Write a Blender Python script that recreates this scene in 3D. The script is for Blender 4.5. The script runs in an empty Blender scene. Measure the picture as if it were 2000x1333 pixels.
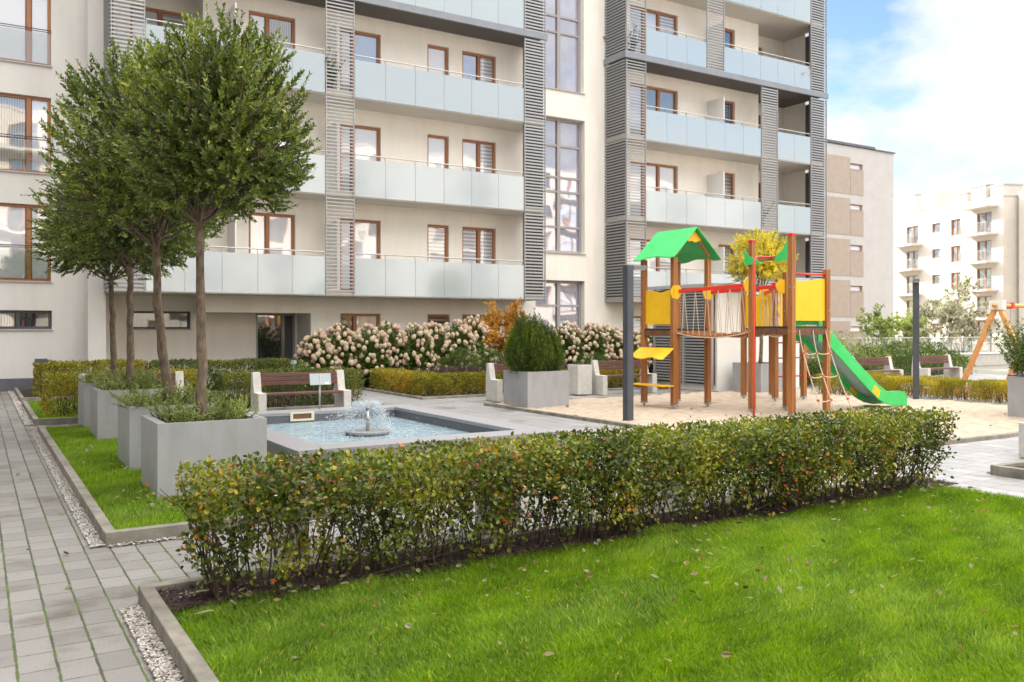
import bpy, math, random
import numpy as np
from mathutils import Vector, Matrix
random.seed(7); RG = np.random.default_rng(11)
SC = bpy.context.scene; COL = SC.collection
R_ = math.radians
# ------------------------------------------------------------------ camera, world, sun, exposure
cam = bpy.data.objects.new('camera', bpy.data.cameras.new('camera')); COL.objects.link(cam); SC.camera = cam
cam.location = (0, 0, 1.6); cam.rotation_euler = (R_(90), 0, -R_(31.6))
cam.data.lens = 30.6; cam.data.sensor_width = 36; cam.data.shift_y = -0.01275; cam.data.clip_end = 3000
cam.data.dof.use_dof = True; cam.data.dof.focus_distance = 7.5; cam.data.dof.aperture_fstop = 3.5
SC.view_settings.view_transform = 'Standard'; SC.view_settings.look = 'None'
SC.view_settings.exposure = 1.63; SC.view_settings.gamma = 1
SUN_EL, SUN_AZ = 28.0, -10.0      # azimuth from +Y, negative towards -X
wd = bpy.data.worlds.new('World'); SC.world = wd; wd.use_nodes = True
nt = wd.node_tree; nt.nodes.clear()
wo = nt.nodes.new('ShaderNodeOutputWorld'); bg = nt.nodes.new('ShaderNodeBackground')
sky = nt.nodes.new('ShaderNodeTexSky'); sky.sky_type = 'NISHITA'; sky.sun_disc = False
sky.sun_elevation = R_(SUN_EL); sky.sun_rotation = R_(SUN_AZ); sky.air_density = 1.0; sky.dust_density = .25; sky.ozone_density = 2.5
tc = nt.nodes.new('ShaderNodeTexCoord'); mp = nt.nodes.new('ShaderNodeMapping'); mp.inputs['Scale'].default_value = (1, 1, 2.1)
mp.inputs['Location'].default_value = (2.2, -0.5, 0.9)
nz = nt.nodes.new('ShaderNodeTexNoise'); nz.inputs['Scale'].default_value = 2.6; nz.inputs['Detail'].default_value = 7; nz.inputs['Roughness'].default_value = .55
cr = nt.nodes.new('ShaderNodeValToRGB'); cr.color_ramp.elements[0].position = .44; cr.color_ramp.elements[1].position = .56
mx = nt.nodes.new('ShaderNodeMix'); mx.data_type = 'RGBA'
L = nt.links.new
L(tc.outputs['Generated'], mp.inputs['Vector']); L(mp.outputs[0], nz.inputs['Vector'])
sx_ = nt.nodes.new('ShaderNodeSeparateXYZ'); L(tc.outputs['Generated'], sx_.inputs[0])      # cloud thickened overhead, out of view, to light the ground; patchy towards the horizon
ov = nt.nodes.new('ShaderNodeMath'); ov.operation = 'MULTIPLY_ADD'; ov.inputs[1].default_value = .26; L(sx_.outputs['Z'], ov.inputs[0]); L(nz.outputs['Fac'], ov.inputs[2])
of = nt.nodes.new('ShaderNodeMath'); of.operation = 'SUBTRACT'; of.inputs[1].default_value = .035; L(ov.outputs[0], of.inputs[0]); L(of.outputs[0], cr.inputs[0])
# cloud brightness: modest, modelled low cloud; unseen overhead cloud brightened to light the ground
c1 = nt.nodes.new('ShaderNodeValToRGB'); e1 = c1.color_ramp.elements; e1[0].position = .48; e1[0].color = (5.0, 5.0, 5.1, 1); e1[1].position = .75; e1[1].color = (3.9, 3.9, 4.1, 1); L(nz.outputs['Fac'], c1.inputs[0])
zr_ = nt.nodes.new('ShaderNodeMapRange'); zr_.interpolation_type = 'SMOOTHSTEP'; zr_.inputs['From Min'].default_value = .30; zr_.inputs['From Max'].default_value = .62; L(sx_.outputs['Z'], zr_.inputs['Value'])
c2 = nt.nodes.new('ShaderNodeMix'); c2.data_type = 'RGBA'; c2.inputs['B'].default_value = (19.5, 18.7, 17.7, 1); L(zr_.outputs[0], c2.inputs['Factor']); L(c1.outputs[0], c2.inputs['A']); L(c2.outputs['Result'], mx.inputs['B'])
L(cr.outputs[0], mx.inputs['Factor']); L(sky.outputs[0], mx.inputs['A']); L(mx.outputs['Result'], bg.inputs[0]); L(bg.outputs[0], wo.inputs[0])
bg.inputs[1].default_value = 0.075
sl = bpy.data.lights.new('sun', 'SUN'); sl.energy = 3.8; sl.angle = R_(0.53); sl.color = (1, .93, .82)
so = bpy.data.objects.new('sun', sl); COL.objects.link(so)
sd = Vector((math.sin(R_(SUN_AZ)) * math.cos(R_(SUN_EL)), math.cos(R_(SUN_AZ)) * math.cos(R_(SUN_EL)), math.sin(R_(SUN_EL))))
so.rotation_euler = sd.to_track_quat('Z', 'Y').to_euler(); so.location = (0, 0, 60)

# ------------------------------------------------------------------ materials
M = {}
def newmat(name):
    m = bpy.data.materials.new(name); m.use_nodes = True; m.node_tree.nodes.clear(); M[name] = m
    return m, m.node_tree
def N(t, typ, **kw):
    n = t.nodes.new(typ)
    for k, v in kw.items():
        if k.startswith('i_'):
            n.inputs[k[2:].replace('_', ' ')].default_value = v
        else: setattr(n, k, v)
    return n
def ramp(t, stops):
    n = t.nodes.new('ShaderNodeValToRGB'); e = n.color_ramp.elements
    while len(e) < len(stops): e.new(.5)
    for el, (p, c) in zip(e, stops):
        el.position = p; el.color = (c[0], c[1], c[2], 1)
    return n
def c4(c): return (c[0], c[1], c[2], 1)
def mat(name, col, rough=.6, metal=0, col2=None, nscale=6, ndetail=5, bump=0, bscale=80, bdist=.01, stretch=None, spec=.5, lo=.35, hi=.65, coords='Object', stain=None):
    m, t = newmat(name)
    o = N(t, 'ShaderNodeOutputMaterial'); p = N(t, 'ShaderNodeBsdfPrincipled')
    t.links.new(p.outputs[0], o.inputs[0])
    p.inputs['Roughness'].default_value = rough; p.inputs['Metallic'].default_value = metal
    p.inputs['Specular IOR Level'].default_value = spec; p.inputs['Base Color'].default_value = c4(col)
    tcn = N(t, 'ShaderNodeTexCoord'); mpn = N(t, 'ShaderNodeMapping')
    if stretch: mpn.inputs['Scale'].default_value = stretch
    t.links.new(tcn.outputs[coords], mpn.inputs[0])
    if col2:
        n = N(t, 'ShaderNodeTexNoise', i_Scale=nscale, i_Detail=ndetail, i_Roughness=.6)
        r = ramp(t, [(lo, col), (hi, col2)])
        t.links.new(mpn.outputs[0], n.inputs[0]); t.links.new(n.outputs[0], r.inputs[0]); t.links.new(r.outputs[0], p.inputs['Base Color'])
    if stain:   # faint run-off streaks and blotches
        n = N(t, 'ShaderNodeTexNoise', i_Scale=stain[0], i_Detail=6, i_Roughness=.65); mq = N(t, 'ShaderNodeMapping'); mq.inputs['Scale'].default_value = stain[1]
        r3 = ramp(t, [(.45, (1, 1, 1)), (.75, stain[2])]); mm = N(t, 'ShaderNodeMix', data_type='RGBA', blend_type='MULTIPLY'); mm.inputs['Factor'].default_value = 1
        t.links.new(tcn.outputs[coords], mq.inputs[0]); t.links.new(mq.outputs[0], n.inputs[0]); t.links.new(n.outputs[0], r3.inputs[0])
        src = p.inputs['Base Color'].links[0].from_socket; t.links.new(src, mm.inputs['A']); t.links.new(r3.outputs[0], mm.inputs['B']); t.links.new(mm.outputs['Result'], p.inputs['Base Color'])
    if bump:
        n = N(t, 'ShaderNodeTexNoise', i_Scale=bscale, i_Detail=4)
        b = N(t, 'ShaderNodeBump', i_Strength=bump, i_Distance=bdist)
        t.links.new(mpn.outputs[0], n.inputs[0]); t.links.new(n.outputs[0], b.inputs['Height']); t.links.new(b.outputs[0], p.inputs['Normal'])
    return m
mat('stucco', (.81, .775, .71), .9, col2=(.85, .815, .76), nscale=1.2, bump=.25, bscale=140, stretch=(1, 1, .35), stain=(1.6, (1.6, 1.6, .3), (.93, .92, .90)))
mat('stucco_grey', (.60, .59, .575), .9, col2=(.66, .65, .635), nscale=1.2, bump=.25, bscale=140, stretch=(1, 1, .35), stain=(1.6, (1.6, 1.6, .3), (.93, .92, .90)))
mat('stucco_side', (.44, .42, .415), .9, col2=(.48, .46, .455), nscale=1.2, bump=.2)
mat('stucco_far', (.54, .49, .435), .9, col2=(.60, .55, .50), nscale=.6, bump=.1)
mat('plinth', (.10, .10, .12), .8, col2=(.13, .13, .15), nscale=4, bump=.2)
mat('beige_panel', (.335, .275, .23), .8, col2=(.37, .305, .255), nscale=2, bump=.1)
mat('soffit', (.64, .61, .56), .85, col2=(.68, .65, .60), nscale=2)
mat('dark_soffit', (.12, .11, .10), .8)
mat('slat', (.36, .37, .385), .45, .35)
mat('beam', (.20, .22, .25), .5, .2, col2=(.23, .25, .28), nscale=3)
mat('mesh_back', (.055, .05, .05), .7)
mat('rail', (.42, .42, .42), .3, .8)
mat('wood_frame', (.30, .115, .045), .45, col2=(.36, .15, .06), nscale=12, stretch=(1, 1, .2), bump=.05)
mat('grey_frame', (.33, .31, .31), .45, .1)
mat('anthracite', (.055, .057, .068), .5, .1)
mat('sill', (.42, .41, .40), .5, .2)
mat('white_frame', (.75, .73, .70), .5)
mat('dark_panel', (.09, .09, .095), .7)
def glassy(name, kind, refl, col=(.6, .62, .66), col2=(.3, .3, .33), pitch=.12, rough=.02):
    """window pane: glass reflection over what hangs behind it (blind, curtain, a dark room or, for pane_stair, painted sky blue)"""
    m, t = newmat(name)
    o = N(t, 'ShaderNodeOutputMaterial'); d = N(t, 'ShaderNodeBsdfDiffuse'); g = N(t, 'ShaderNodeBsdfGlossy', i_Roughness=rough)
    g.inputs['Color'].default_value = (.95, .97, 1, 1)
    lw = N(t, 'ShaderNodeFresnel', i_IOR=1.45); a = N(t, 'ShaderNodeMath', operation='ADD', use_clamp=True); a.inputs[1].default_value = refl
    mxs = N(t, 'ShaderNodeMixShader'); t.links.new(lw.outputs[0], a.inputs[0]); t.links.new(a.outputs[0], mxs.inputs[0])
    t.links.new(d.outputs[0], mxs.inputs[1]); t.links.new(g.outputs[0], mxs.inputs[2]); t.links.new(mxs.outputs[0], o.inputs[0])
    tcn = N(t, 'ShaderNodeTexCoord')
    if kind == 'stripe':
        sx = N(t, 'ShaderNodeSeparateXYZ'); t.links.new(tcn.outputs['Object'], sx.inputs[0])
        mm = N(t, 'ShaderNodeMath', operation='MULTIPLY'); mm.inputs[1].default_value = 1 / pitch; t.links.new(sx.outputs['Z'], mm.inputs[0])
        fr = N(t, 'ShaderNodeMath', operation='FRACT'); t.links.new(mm.outputs[0], fr.inputs[0])
        r = ramp(t, [(.42, col), (.5, col2)]); t.links.new(fr.outputs[0], r.inputs[0]); t.links.new(r.outputs[0], d.inputs[0])
    elif kind == 'room':
        n = N(t, 'ShaderNodeTexNoise', i_Scale=1.3, i_Detail=3); r = ramp(t, [(.4, col), (.65, col2)])
        t.links.new(tcn.outputs['Object'], n.inputs[0]); t.links.new(n.outputs[0], r.inputs[0]); t.links.new(r.outputs[0], d.inputs[0])
    elif kind == 'curtain':
        w = N(t, 'ShaderNodeTexWave', i_Scale=5.5, i_Distortion=2.5); r = ramp(t, [(.1, col), (.9, col2)])
        t.links.new(tcn.outputs['Object'], w.inputs[0]); t.links.new(w.outputs[0], r.inputs[0]); t.links.new(r.outputs[0], d.inputs[0])
    else: d.inputs[0].default_value = c4(col)
    # slightly wavy glass so that reflections wander as in real double glazing
    nn = N(t, 'ShaderNodeTexNoise', i_Scale=.9, i_Detail=1); b = N(t, 'ShaderNodeBump', i_Strength=.12, i_Distance=.05)
    t.links.new(tcn.outputs['Object'], nn.inputs[0]); t.links.new(nn.outputs[0], b.inputs['Height']); t.links.new(b.outputs[0], g.inputs['Normal'])
glassy('pane_white', 'plain', .22, (.66, .68, .74))
glassy('pane_stripe', 'stripe', .18, (.7, .72, .76), (.36, .38, .43))
glassy('pane_stripe_dark', 'stripe', .14, (.30, .31, .31), (.11, .11, .11), .14)
glassy('pane_dark', 'room', .25, (.03, .03, .035), (.10, .095, .09))
glassy('pane_curtain', 'curtain', .2, (.35, .34, .32), (.12, .12, .12))
glassy('pane_blue', 'room', .35, (.05, .14, .38), (.08, .22, .5))
glassy('pane_stair', 'room', .30, (.20, .22, .32), (.30, .30, .38))  # bluish sky reflection painted into the pane's base colour
glassy('pane_low', 'room', .10, (.03, .03, .035), (.14, .13, .12))
glassy('pane_far', 'room', .08, (.05, .05, .055), (.24, .24, .25))
glassy('frosted', 'plain', .12, (.35, .415, .455), rough=.10)
glassy('rail_glass', 'plain', .30, (.50, .54, .55), rough=.03)
def terrain_glass():
    m, t = newmat('clear_glass')
    o = N(t, 'ShaderNodeOutputMaterial'); d = N(t, 'ShaderNodeBsdfTransparent'); d.inputs[0].default_value = (.93, .95, .95, 1)
    g = N(t, 'ShaderNodeBsdfGlossy', i_Roughness=.02); mxs = N(t, 'ShaderNodeMixShader'); mxs.inputs[0].default_value = .16
    t.links.new(d.outputs[0], mxs.inputs[1]); t.links.new(g.outputs[0], mxs.inputs[2]); t.links.new(mxs.outputs[0], o.inputs[0])
terrain_glass()
mat('concrete', (.40, .385, .36), .85, col2=(.50, .485, .455), nscale=5, bump=.3, bscale=60)
mat('kerb', (.14, .13, .11), .9, col2=(.27, .255, .22), nscale=4, bump=.5, bscale=50, ndetail=8)
mat('planter', (.30, .31, .335), .55, col2=(.345, .355, .375), nscale=1.5, ndetail=3, stain=(3, (1.5, 1.5, .5), (.80, .79, .76)))
mat('bench_concrete', (.46, .45, .42), .85, col2=(.54, .53, .50), nscale=9, bump=.25)
mat('bench_wood', (.085, .035, .03), .5, col2=(.13, .055, .045), nscale=10, stretch=(.15, 1, 1), bump=.1)
mat('mulch', (.022, .015, .011), .95, col2=(.075, .048, .032), nscale=45, bump=1, bscale=60, bdist=.03)
mat('soil', (.02, .014, .01), .95, col2=(.05, .034, .024), nscale=30, bump=1, bscale=40, bdist=.03)
mat('sand', (.36, .29, .22), .95, col2=(.47, .39, .305), nscale=5, ndetail=9, bump=.9, bscale=28, bdist=.025)
mat('lawn_soil', (.08, .13, .012), .95, col2=(.13, .18, .02), nscale=12, bump=.5)
mat('outer_ground', (.16, .16, .13), .95, col2=(.22, .21, .18), nscale=.3)
mat('rubber', (.30, .085, .08), .9, col2=(.34, .10, .09), nscale=30, bump=.3)
mat('granite', (.19, .19, .205), .45, col2=(.33, .33, .35), nscale=160, ndetail=2, lo=.42, hi=.58, bump=.05)
mat('granite_dark', (.05, .052, .06), .5, col2=(.15, .155, .17), nscale=150, ndetail=2, lo=.42, hi=.6)
mat('steel', (.55, .53, .5), .22, 1)
mat('cream_plastic', (.62, .60, .46), .45)
mat('timber', (.25, .095, .026), .5, col2=(.39, .165, .052), nscale=9, stretch=(1, 1, .09), bump=.12, bscale=30)
mat('timber_dark', (.10, .045, .022), .55, col2=(.17, .08, .04), nscale=9, bump=.1)
mat('deck_black', (.03, .025, .022), .6)
mat('yellow', (.78, .46, .005), .38, col2=(.80, .49, .01), nscale=3, stain=(5, (1, 1, 1), (.88, .86, .84)))
mat('green', (.035, .50, .12), .35, col2=(.05, .56, .15), nscale=3, stain=(5, (1, 1, 1), (.86, .88, .86)))
mat('red', (.62, .03, .02), .35)
mat('red_pole', (.60, .06, .03), .3)
mat('galv', (.40, .42, .44), .4, .7)
mat('rope', (.50, .42, .33), .9, bump=.4, bscale=200)
mat('rope_clamp', (.40, .06, .05), .5)
mat('slide_steel', (.26, .42, .45), .35, .5)
mat('lamp_metal', (.055, .062, .078), .5, .2, col2=(.07, .078, .095), nscale=4)
mat('lamp_front', (.16, .165, .18), .5, .2)
mat('swing_wood', (.58, .27, .085), .5, col2=(.70, .37, .14), nscale=9, bump=.1)
mat('bark', (.07, .05, .035), .9, col2=(.20, .155, .11), nscale=18, stretch=(1, 1, .5), bump=.9, bscale=35, bdist=.012)
mat('twig', (.035, .022, .016), .85, col2=(.075, .05, .036), nscale=20)
mat('sign_plate', (.34, .40, .42), .4, .3)
mat('sign_dark', (.06, .065, .085), .5)
mat('pebble', (.33, .30, .27), .8)
mat('droplet', (.85, .9, .95), .12)
mat('white_paint', (.74, .73, .71), .6)

def leafmat(name, stops, rough=.5, trans=.3, tcol=None, spec=.4):
    m, t = newmat(name)
    o = N(t, 'ShaderNodeOutputMaterial'); p = N(t, 'ShaderNodeBsdfPrincipled', i_Roughness=rough)
    p.inputs['Specular IOR Level'].default_value = spec
    a = N(t, 'ShaderNodeAttribute', attribute_name='rnd'); r = ramp(t, stops); t.links.new(a.outputs['Fac'], r.inputs[0])
    tr = N(t, 'ShaderNodeBsdfTranslucent'); mxs = N(t, 'ShaderNodeMixShader'); mxs.inputs[0].default_value = trans
    t.links.new(r.outputs[0], p.inputs['Base Color'])
    br = N(t, 'ShaderNodeMix', data_type='RGBA', blend_type='MULTIPLY'); br.inputs['Factor'].default_value = 1
    br.inputs['B'].default_value = (1.5, 1.7, .6, 1) if tcol is None else c4(tcol)
    t.links.new(r.outputs[0], br.inputs['A']); t.links.new(br.outputs['Result'], tr.inputs[0])
    t.links.new(p.outputs[0], mxs.inputs[1]); t.links.new(tr.outputs[0], mxs.inputs[2]); t.links.new(mxs.outputs[0], o.inputs[0])
leafmat('leaf_hedge', [(0, (.028, .042, .010)), (.3, (.080, .115, .016)), (.6, (.18, .205, .025)), (.80, (.34, .32, .035)), (.87, (.42, .30, .03)), (.93, (.48, .17, .025)), (.975, (.33, .07, .03)), (1, (.20, .05, .035))], .42, .25)
leafmat('leaf_tree', [(0, (.035, .058, .014)), (.4, (.105, .145, .032)), (.8, (.26, .30, .075)), (.96, (.46, .48, .12)), (1, (.55, .46, .09))], .34, .3, spec=.6)
leafmat('leaf_autumn_hedge', [(0, (.08, .085, .014)), (.35, (.18, .18, .022)), (.65, (.34, .28, .025)), (.85, (.48, .31, .025)), (1, (.45, .14, .03))], .5, .3)
leafmat('leaf_backhedge', [(0, (.035, .055, .016)), (.5, (.085, .12, .026)), (.85, (.19, .21, .035)), (1, (.36, .16, .03))], .5, .25)
leafmat('leaf_green', [(0, (.035, .06, .015)), (.6, (.09, .14, .028)), (1, (.20, .26, .05))], .5, .3)
leafmat('leaf_grey', [(0, (.08, .11, .04)), (.5, (.22, .27, .09)), (.85, (.40, .44, .18)), (1, (.48, .38, .17))], .6, .3)
leafmat('leaf_yew', [(0, (.022, .045, .006)), (.5, (.08, .13, .010)), (1, (.20, .27, .02))], .5, .2)
leafmat('leaf_orange', [(0, (.24, .12, .03)), (.4, (.50, .26, .04)), (.8, (.64, .38, .07)), (1, (.66, .50, .16))], .6, .35, (1.2, 1.1, .8))
leafmat('leaf_yellow', [(0, (.30, .30, .07)), (.35, (.60, .54, .06)), (.8, (.80, .68, .05)), (1, (.85, .78, .16))], .6, .35, (1.2, 1.15, .7))
leafmat('leaf_purple', [(0, (.035, .02, .025)), (.6, (.085, .05, .055)), (1, (.15, .10, .10))], .7, .2, (1, .8, .8))
leafmat('leaf_low', [(0, (.14, .15, .02)), (.4, (.30, .28, .03)), (.75, (.52, .44, .04)), (1, (.66, .56, .06))], .6, .3, (1.2, 1.1, .6))
leafmat('leaf_glint', [(0, (.12, .13, .07)), (.4, (.32, .32, .22)), (1, (.62, .60, .48))], .6, .3, (1, 1, .8))  # pale tones are sun glints painted into the leaf colour
leafmat('grass', [(0, (.045, .095, .008)), (.5, (.16, .28, .014)), (.85, (.29, .42, .022)), (1, (.50, .46, .09))], .5, .4, (1.4, 1.5, .5))
leafmat('pebbles', [(0, (.03, .03, .035)), (.15, (.15, .12, .10)), (.4, (.32, .29, .26)), (1, (.60, .59, .58))], .8, 0)
leafmat('dead_leaf', [(0, (.30, .16, .06)), (.5, (.5, .36, .16)), (1, (.62, .56, .30))], .7, .2, (1, .9, .6))
def obj_random_mat(name, stops, rough=.7):
    m, t = newmat(name)
    o = N(t, 'ShaderNodeOutputMaterial'); p = N(t, 'ShaderNodeBsdfPrincipled', i_Roughness=rough)
    oi = N(t, 'ShaderNodeObjectInfo'); r = ramp(t, stops); tcn = N(t, 'ShaderNodeTexCoord')
    n = N(t, 'ShaderNodeTexVoronoi', i_Scale=28); hs = N(t, 'ShaderNodeMix', data_type='RGBA', blend_type='MULTIPLY'); hs.inputs['Factor'].default_value = .7
    r2 = ramp(t, [(0, (1.15, 1.12, 1.1)), (.55, (.80, .74, .66))]); b = N(t, 'ShaderNodeBump', i_Strength=1, i_Distance=.02, invert=True)
    t.links.new(tcn.outputs['Object'], n.inputs[0]); t.links.new(n.outputs['Distance'], r2.inputs[0]); t.links.new(oi.outputs['Random'], r.inputs[0])
    t.links.new(r.outputs[0], hs.inputs['A']); t.links.new(r2.outputs[0], hs.inputs['B']); t.links.new(hs.outputs['Result'], p.inputs['Base Color'])
    t.links.new(n.outputs['Distance'], b.inputs['Height']); t.links.new(b.outputs[0], p.inputs['Normal']); t.links.new(p.outputs[0], o.inputs[0])
obj_random_mat('hydrangea_bloom', [(0, (.90, .62, .50)), (.3, (.92, .74, .56)), (.6, (.92, .85, .62)), (.8, (.90, .62, .55)), (1, (.80, .82, .46))])

def paving(name, w, l, moss, base1, base2, base3, rough=.75):
    m, t = newmat(name); k = t.links.new
    o = N(t, 'ShaderNodeOutputMaterial'); p = N(t, 'ShaderNodeBsdfPrincipled', i_Roughness=rough); k(p.outputs[0], o.inputs[0])
    tcn = N(t, 'ShaderNodeTexCoord'); s = N(t, 'ShaderNodeSeparateXYZ')
    wob = N(t, 'ShaderNodeTexNoise', i_Scale=6.0, i_Detail=3); k(tcn.outputs['Object'], wob.inputs[0])
    wv = N(t, 'ShaderNodeVectorMath', operation='MULTIPLY_ADD'); wv.inputs[1].default_value = (.012, .012, 0); k(wob.outputs['Color'], wv.inputs[0]); k(tcn.outputs['Object'], wv.inputs[2])
    k(wv.outputs[0], s.inputs[0])
    def ma(op, a, b=None, c=None, clamp=False):
        n = N(t, 'ShaderNodeMath', operation=op, use_clamp=clamp)
        for i, v in enumerate((a, b, c)):
            if v is None: continue
            if isinstance(v, (int, float)): n.inputs[i].default_value = v
            else: k(v, n.inputs[i])
        return n.outputs[0]
    gx = ma('DIVIDE', s.outputs['X'], w); ix = ma('FLOOR', gx); fx = ma('FRACT', gx)
    wn0 = N(t, 'ShaderNodeTexWhiteNoise', noise_dimensions='1D'); k(ix, wn0.inputs['W'])
    gy = ma('ADD', ma('DIVIDE', s.outputs['Y'], l), ma('MULTIPLY', wn0.outputs[0], 1.0)); iy = ma('FLOOR', gy); fy = ma('FRACT', gy)
    cb = N(t, 'ShaderNodeCombineXYZ'); k(ix, cb.inputs[0]); k(iy, cb.inputs[1])
    wn = N(t, 'ShaderNodeTexWhiteNoise', noise_dimensions='2D'); k(cb.outputs[0], wn.inputs['Vector'])
    dx = ma('MULTIPLY', ma('SUBTRACT', .5, ma('ABSOLUTE', ma('SUBTRACT', fx, .5))), w)
    dy = ma('MULTIPLY', ma('SUBTRACT', .5, ma('ABSOLUTE', ma('SUBTRACT', fy, .5))), l)
    jn = N(t, 'ShaderNodeTexNoise', i_Scale=22, i_Detail=4); k(tcn.outputs['Object'], jn.inputs[0])
    jw = ma('MULTIPLY', jn.outputs[0], .0135)
    jx = ma('LESS_THAN', dx, jw); jy = ma('LESS_THAN', dy, ma('MULTIPLY', jw, .55))
    n1 = N(t, 'ShaderNodeTexNoise', i_Scale=1.1, i_Detail=8, i_Roughness=.65); n2 = N(t, 'ShaderNodeTexNoise', i_Scale=120, i_Detail=3)
    k(tcn.outputs['Object'], n1.inputs[0]); k(tcn.outputs['Object'], n2.inputs[0])
    r = ramp(t, [(0, base1), (.5, base2), (1, base3)])
    k(ma('ADD', ma('MULTIPLY', wn.outputs[0], .42), ma('MULTIPLY', n1.outputs[0], .58)), r.inputs[0])
    st = N(t, 'ShaderNodeTexNoise', i_Scale=1.7, i_Detail=5); mpn = N(t, 'ShaderNodeMapping'); mpn.inputs['Location'].default_value = (4, 7, 0)
    k(tcn.outputs['Object'], mpn.inputs[0]); k(mpn.outputs[0], st.inputs[0])
    rs = ramp(t, [(.56, (1, 1, 1)), (.70, (.58, .53, .47))]); k(st.outputs[0], rs.inputs[0])
    m1 = N(t, 'ShaderNodeMix', data_type='RGBA', blend_type='MULTIPLY'); m1.inputs['Factor'].default_value = 1; k(r.outputs[0], m1.inputs['A']); k(rs.outputs[0], m1.inputs['B'])
    r2 = ramp(t, [(.3, (.8, .8, .8)), (.7, (1.15, 1.15, 1.15))]); k(n2.outputs[0], r2.inputs[0])
    m2 = N(t, 'ShaderNodeMix', data_type='RGBA', blend_type='MULTIPLY'); m2.inputs['Factor'].default_value = 1; k(m1.outputs['Result'], m2.inputs['A']); k(r2.outputs[0], m2.inputs['B'])
    m3 = N(t, 'ShaderNodeMix', data_type='RGBA'); k(jy, m3.inputs['Factor']); k(m2.outputs['Result'], m3.inputs['A']); m3.inputs['B'].default_value = (.055, .05, .035, 1)
    mn = N(t, 'ShaderNodeTexNoise', i_Scale=3.5, i_Detail=6); k(tcn.outputs['Object'], mn.inputs[0]); rm = ramp(t, [(.40, (.05, .048, .04)), (.58, moss), (.75, (moss[0] * 1.6, moss[1] * 1.45, moss[2]))]); k(mn.outputs[0], rm.inputs[0])
    m4 = N(t, 'ShaderNodeMix', data_type='RGBA'); k(jx, m4.inputs['Factor']); k(m3.outputs['Result'], m4.inputs['A']); k(rm.outputs[0], m4.inputs['B'])
    k(m4.outputs['Result'], p.inputs['Base Color'])
    h = ma('SUBTRACT', 1, ma('MAXIMUM', jx, jy)); h2 = ma('ADD', h, ma('MULTIPLY', n2.outputs[0], .12))
    b = N(t, 'ShaderNodeBump', i_Strength=.7, i_Distance=.006); k(h2, b.inputs['Height']); k(b.outputs[0], p.inputs['Normal'])
paving('paving', .167, .245, (.065, .10, .02), (.135, .132, .127), (.205, .20, .193), (.29, .284, .275))
paving('paving_plain', .30, .30, (.12, .115, .10), (.21, .21, .212), (.28, .28, .285), (.36, .36, .365), .5)

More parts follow.
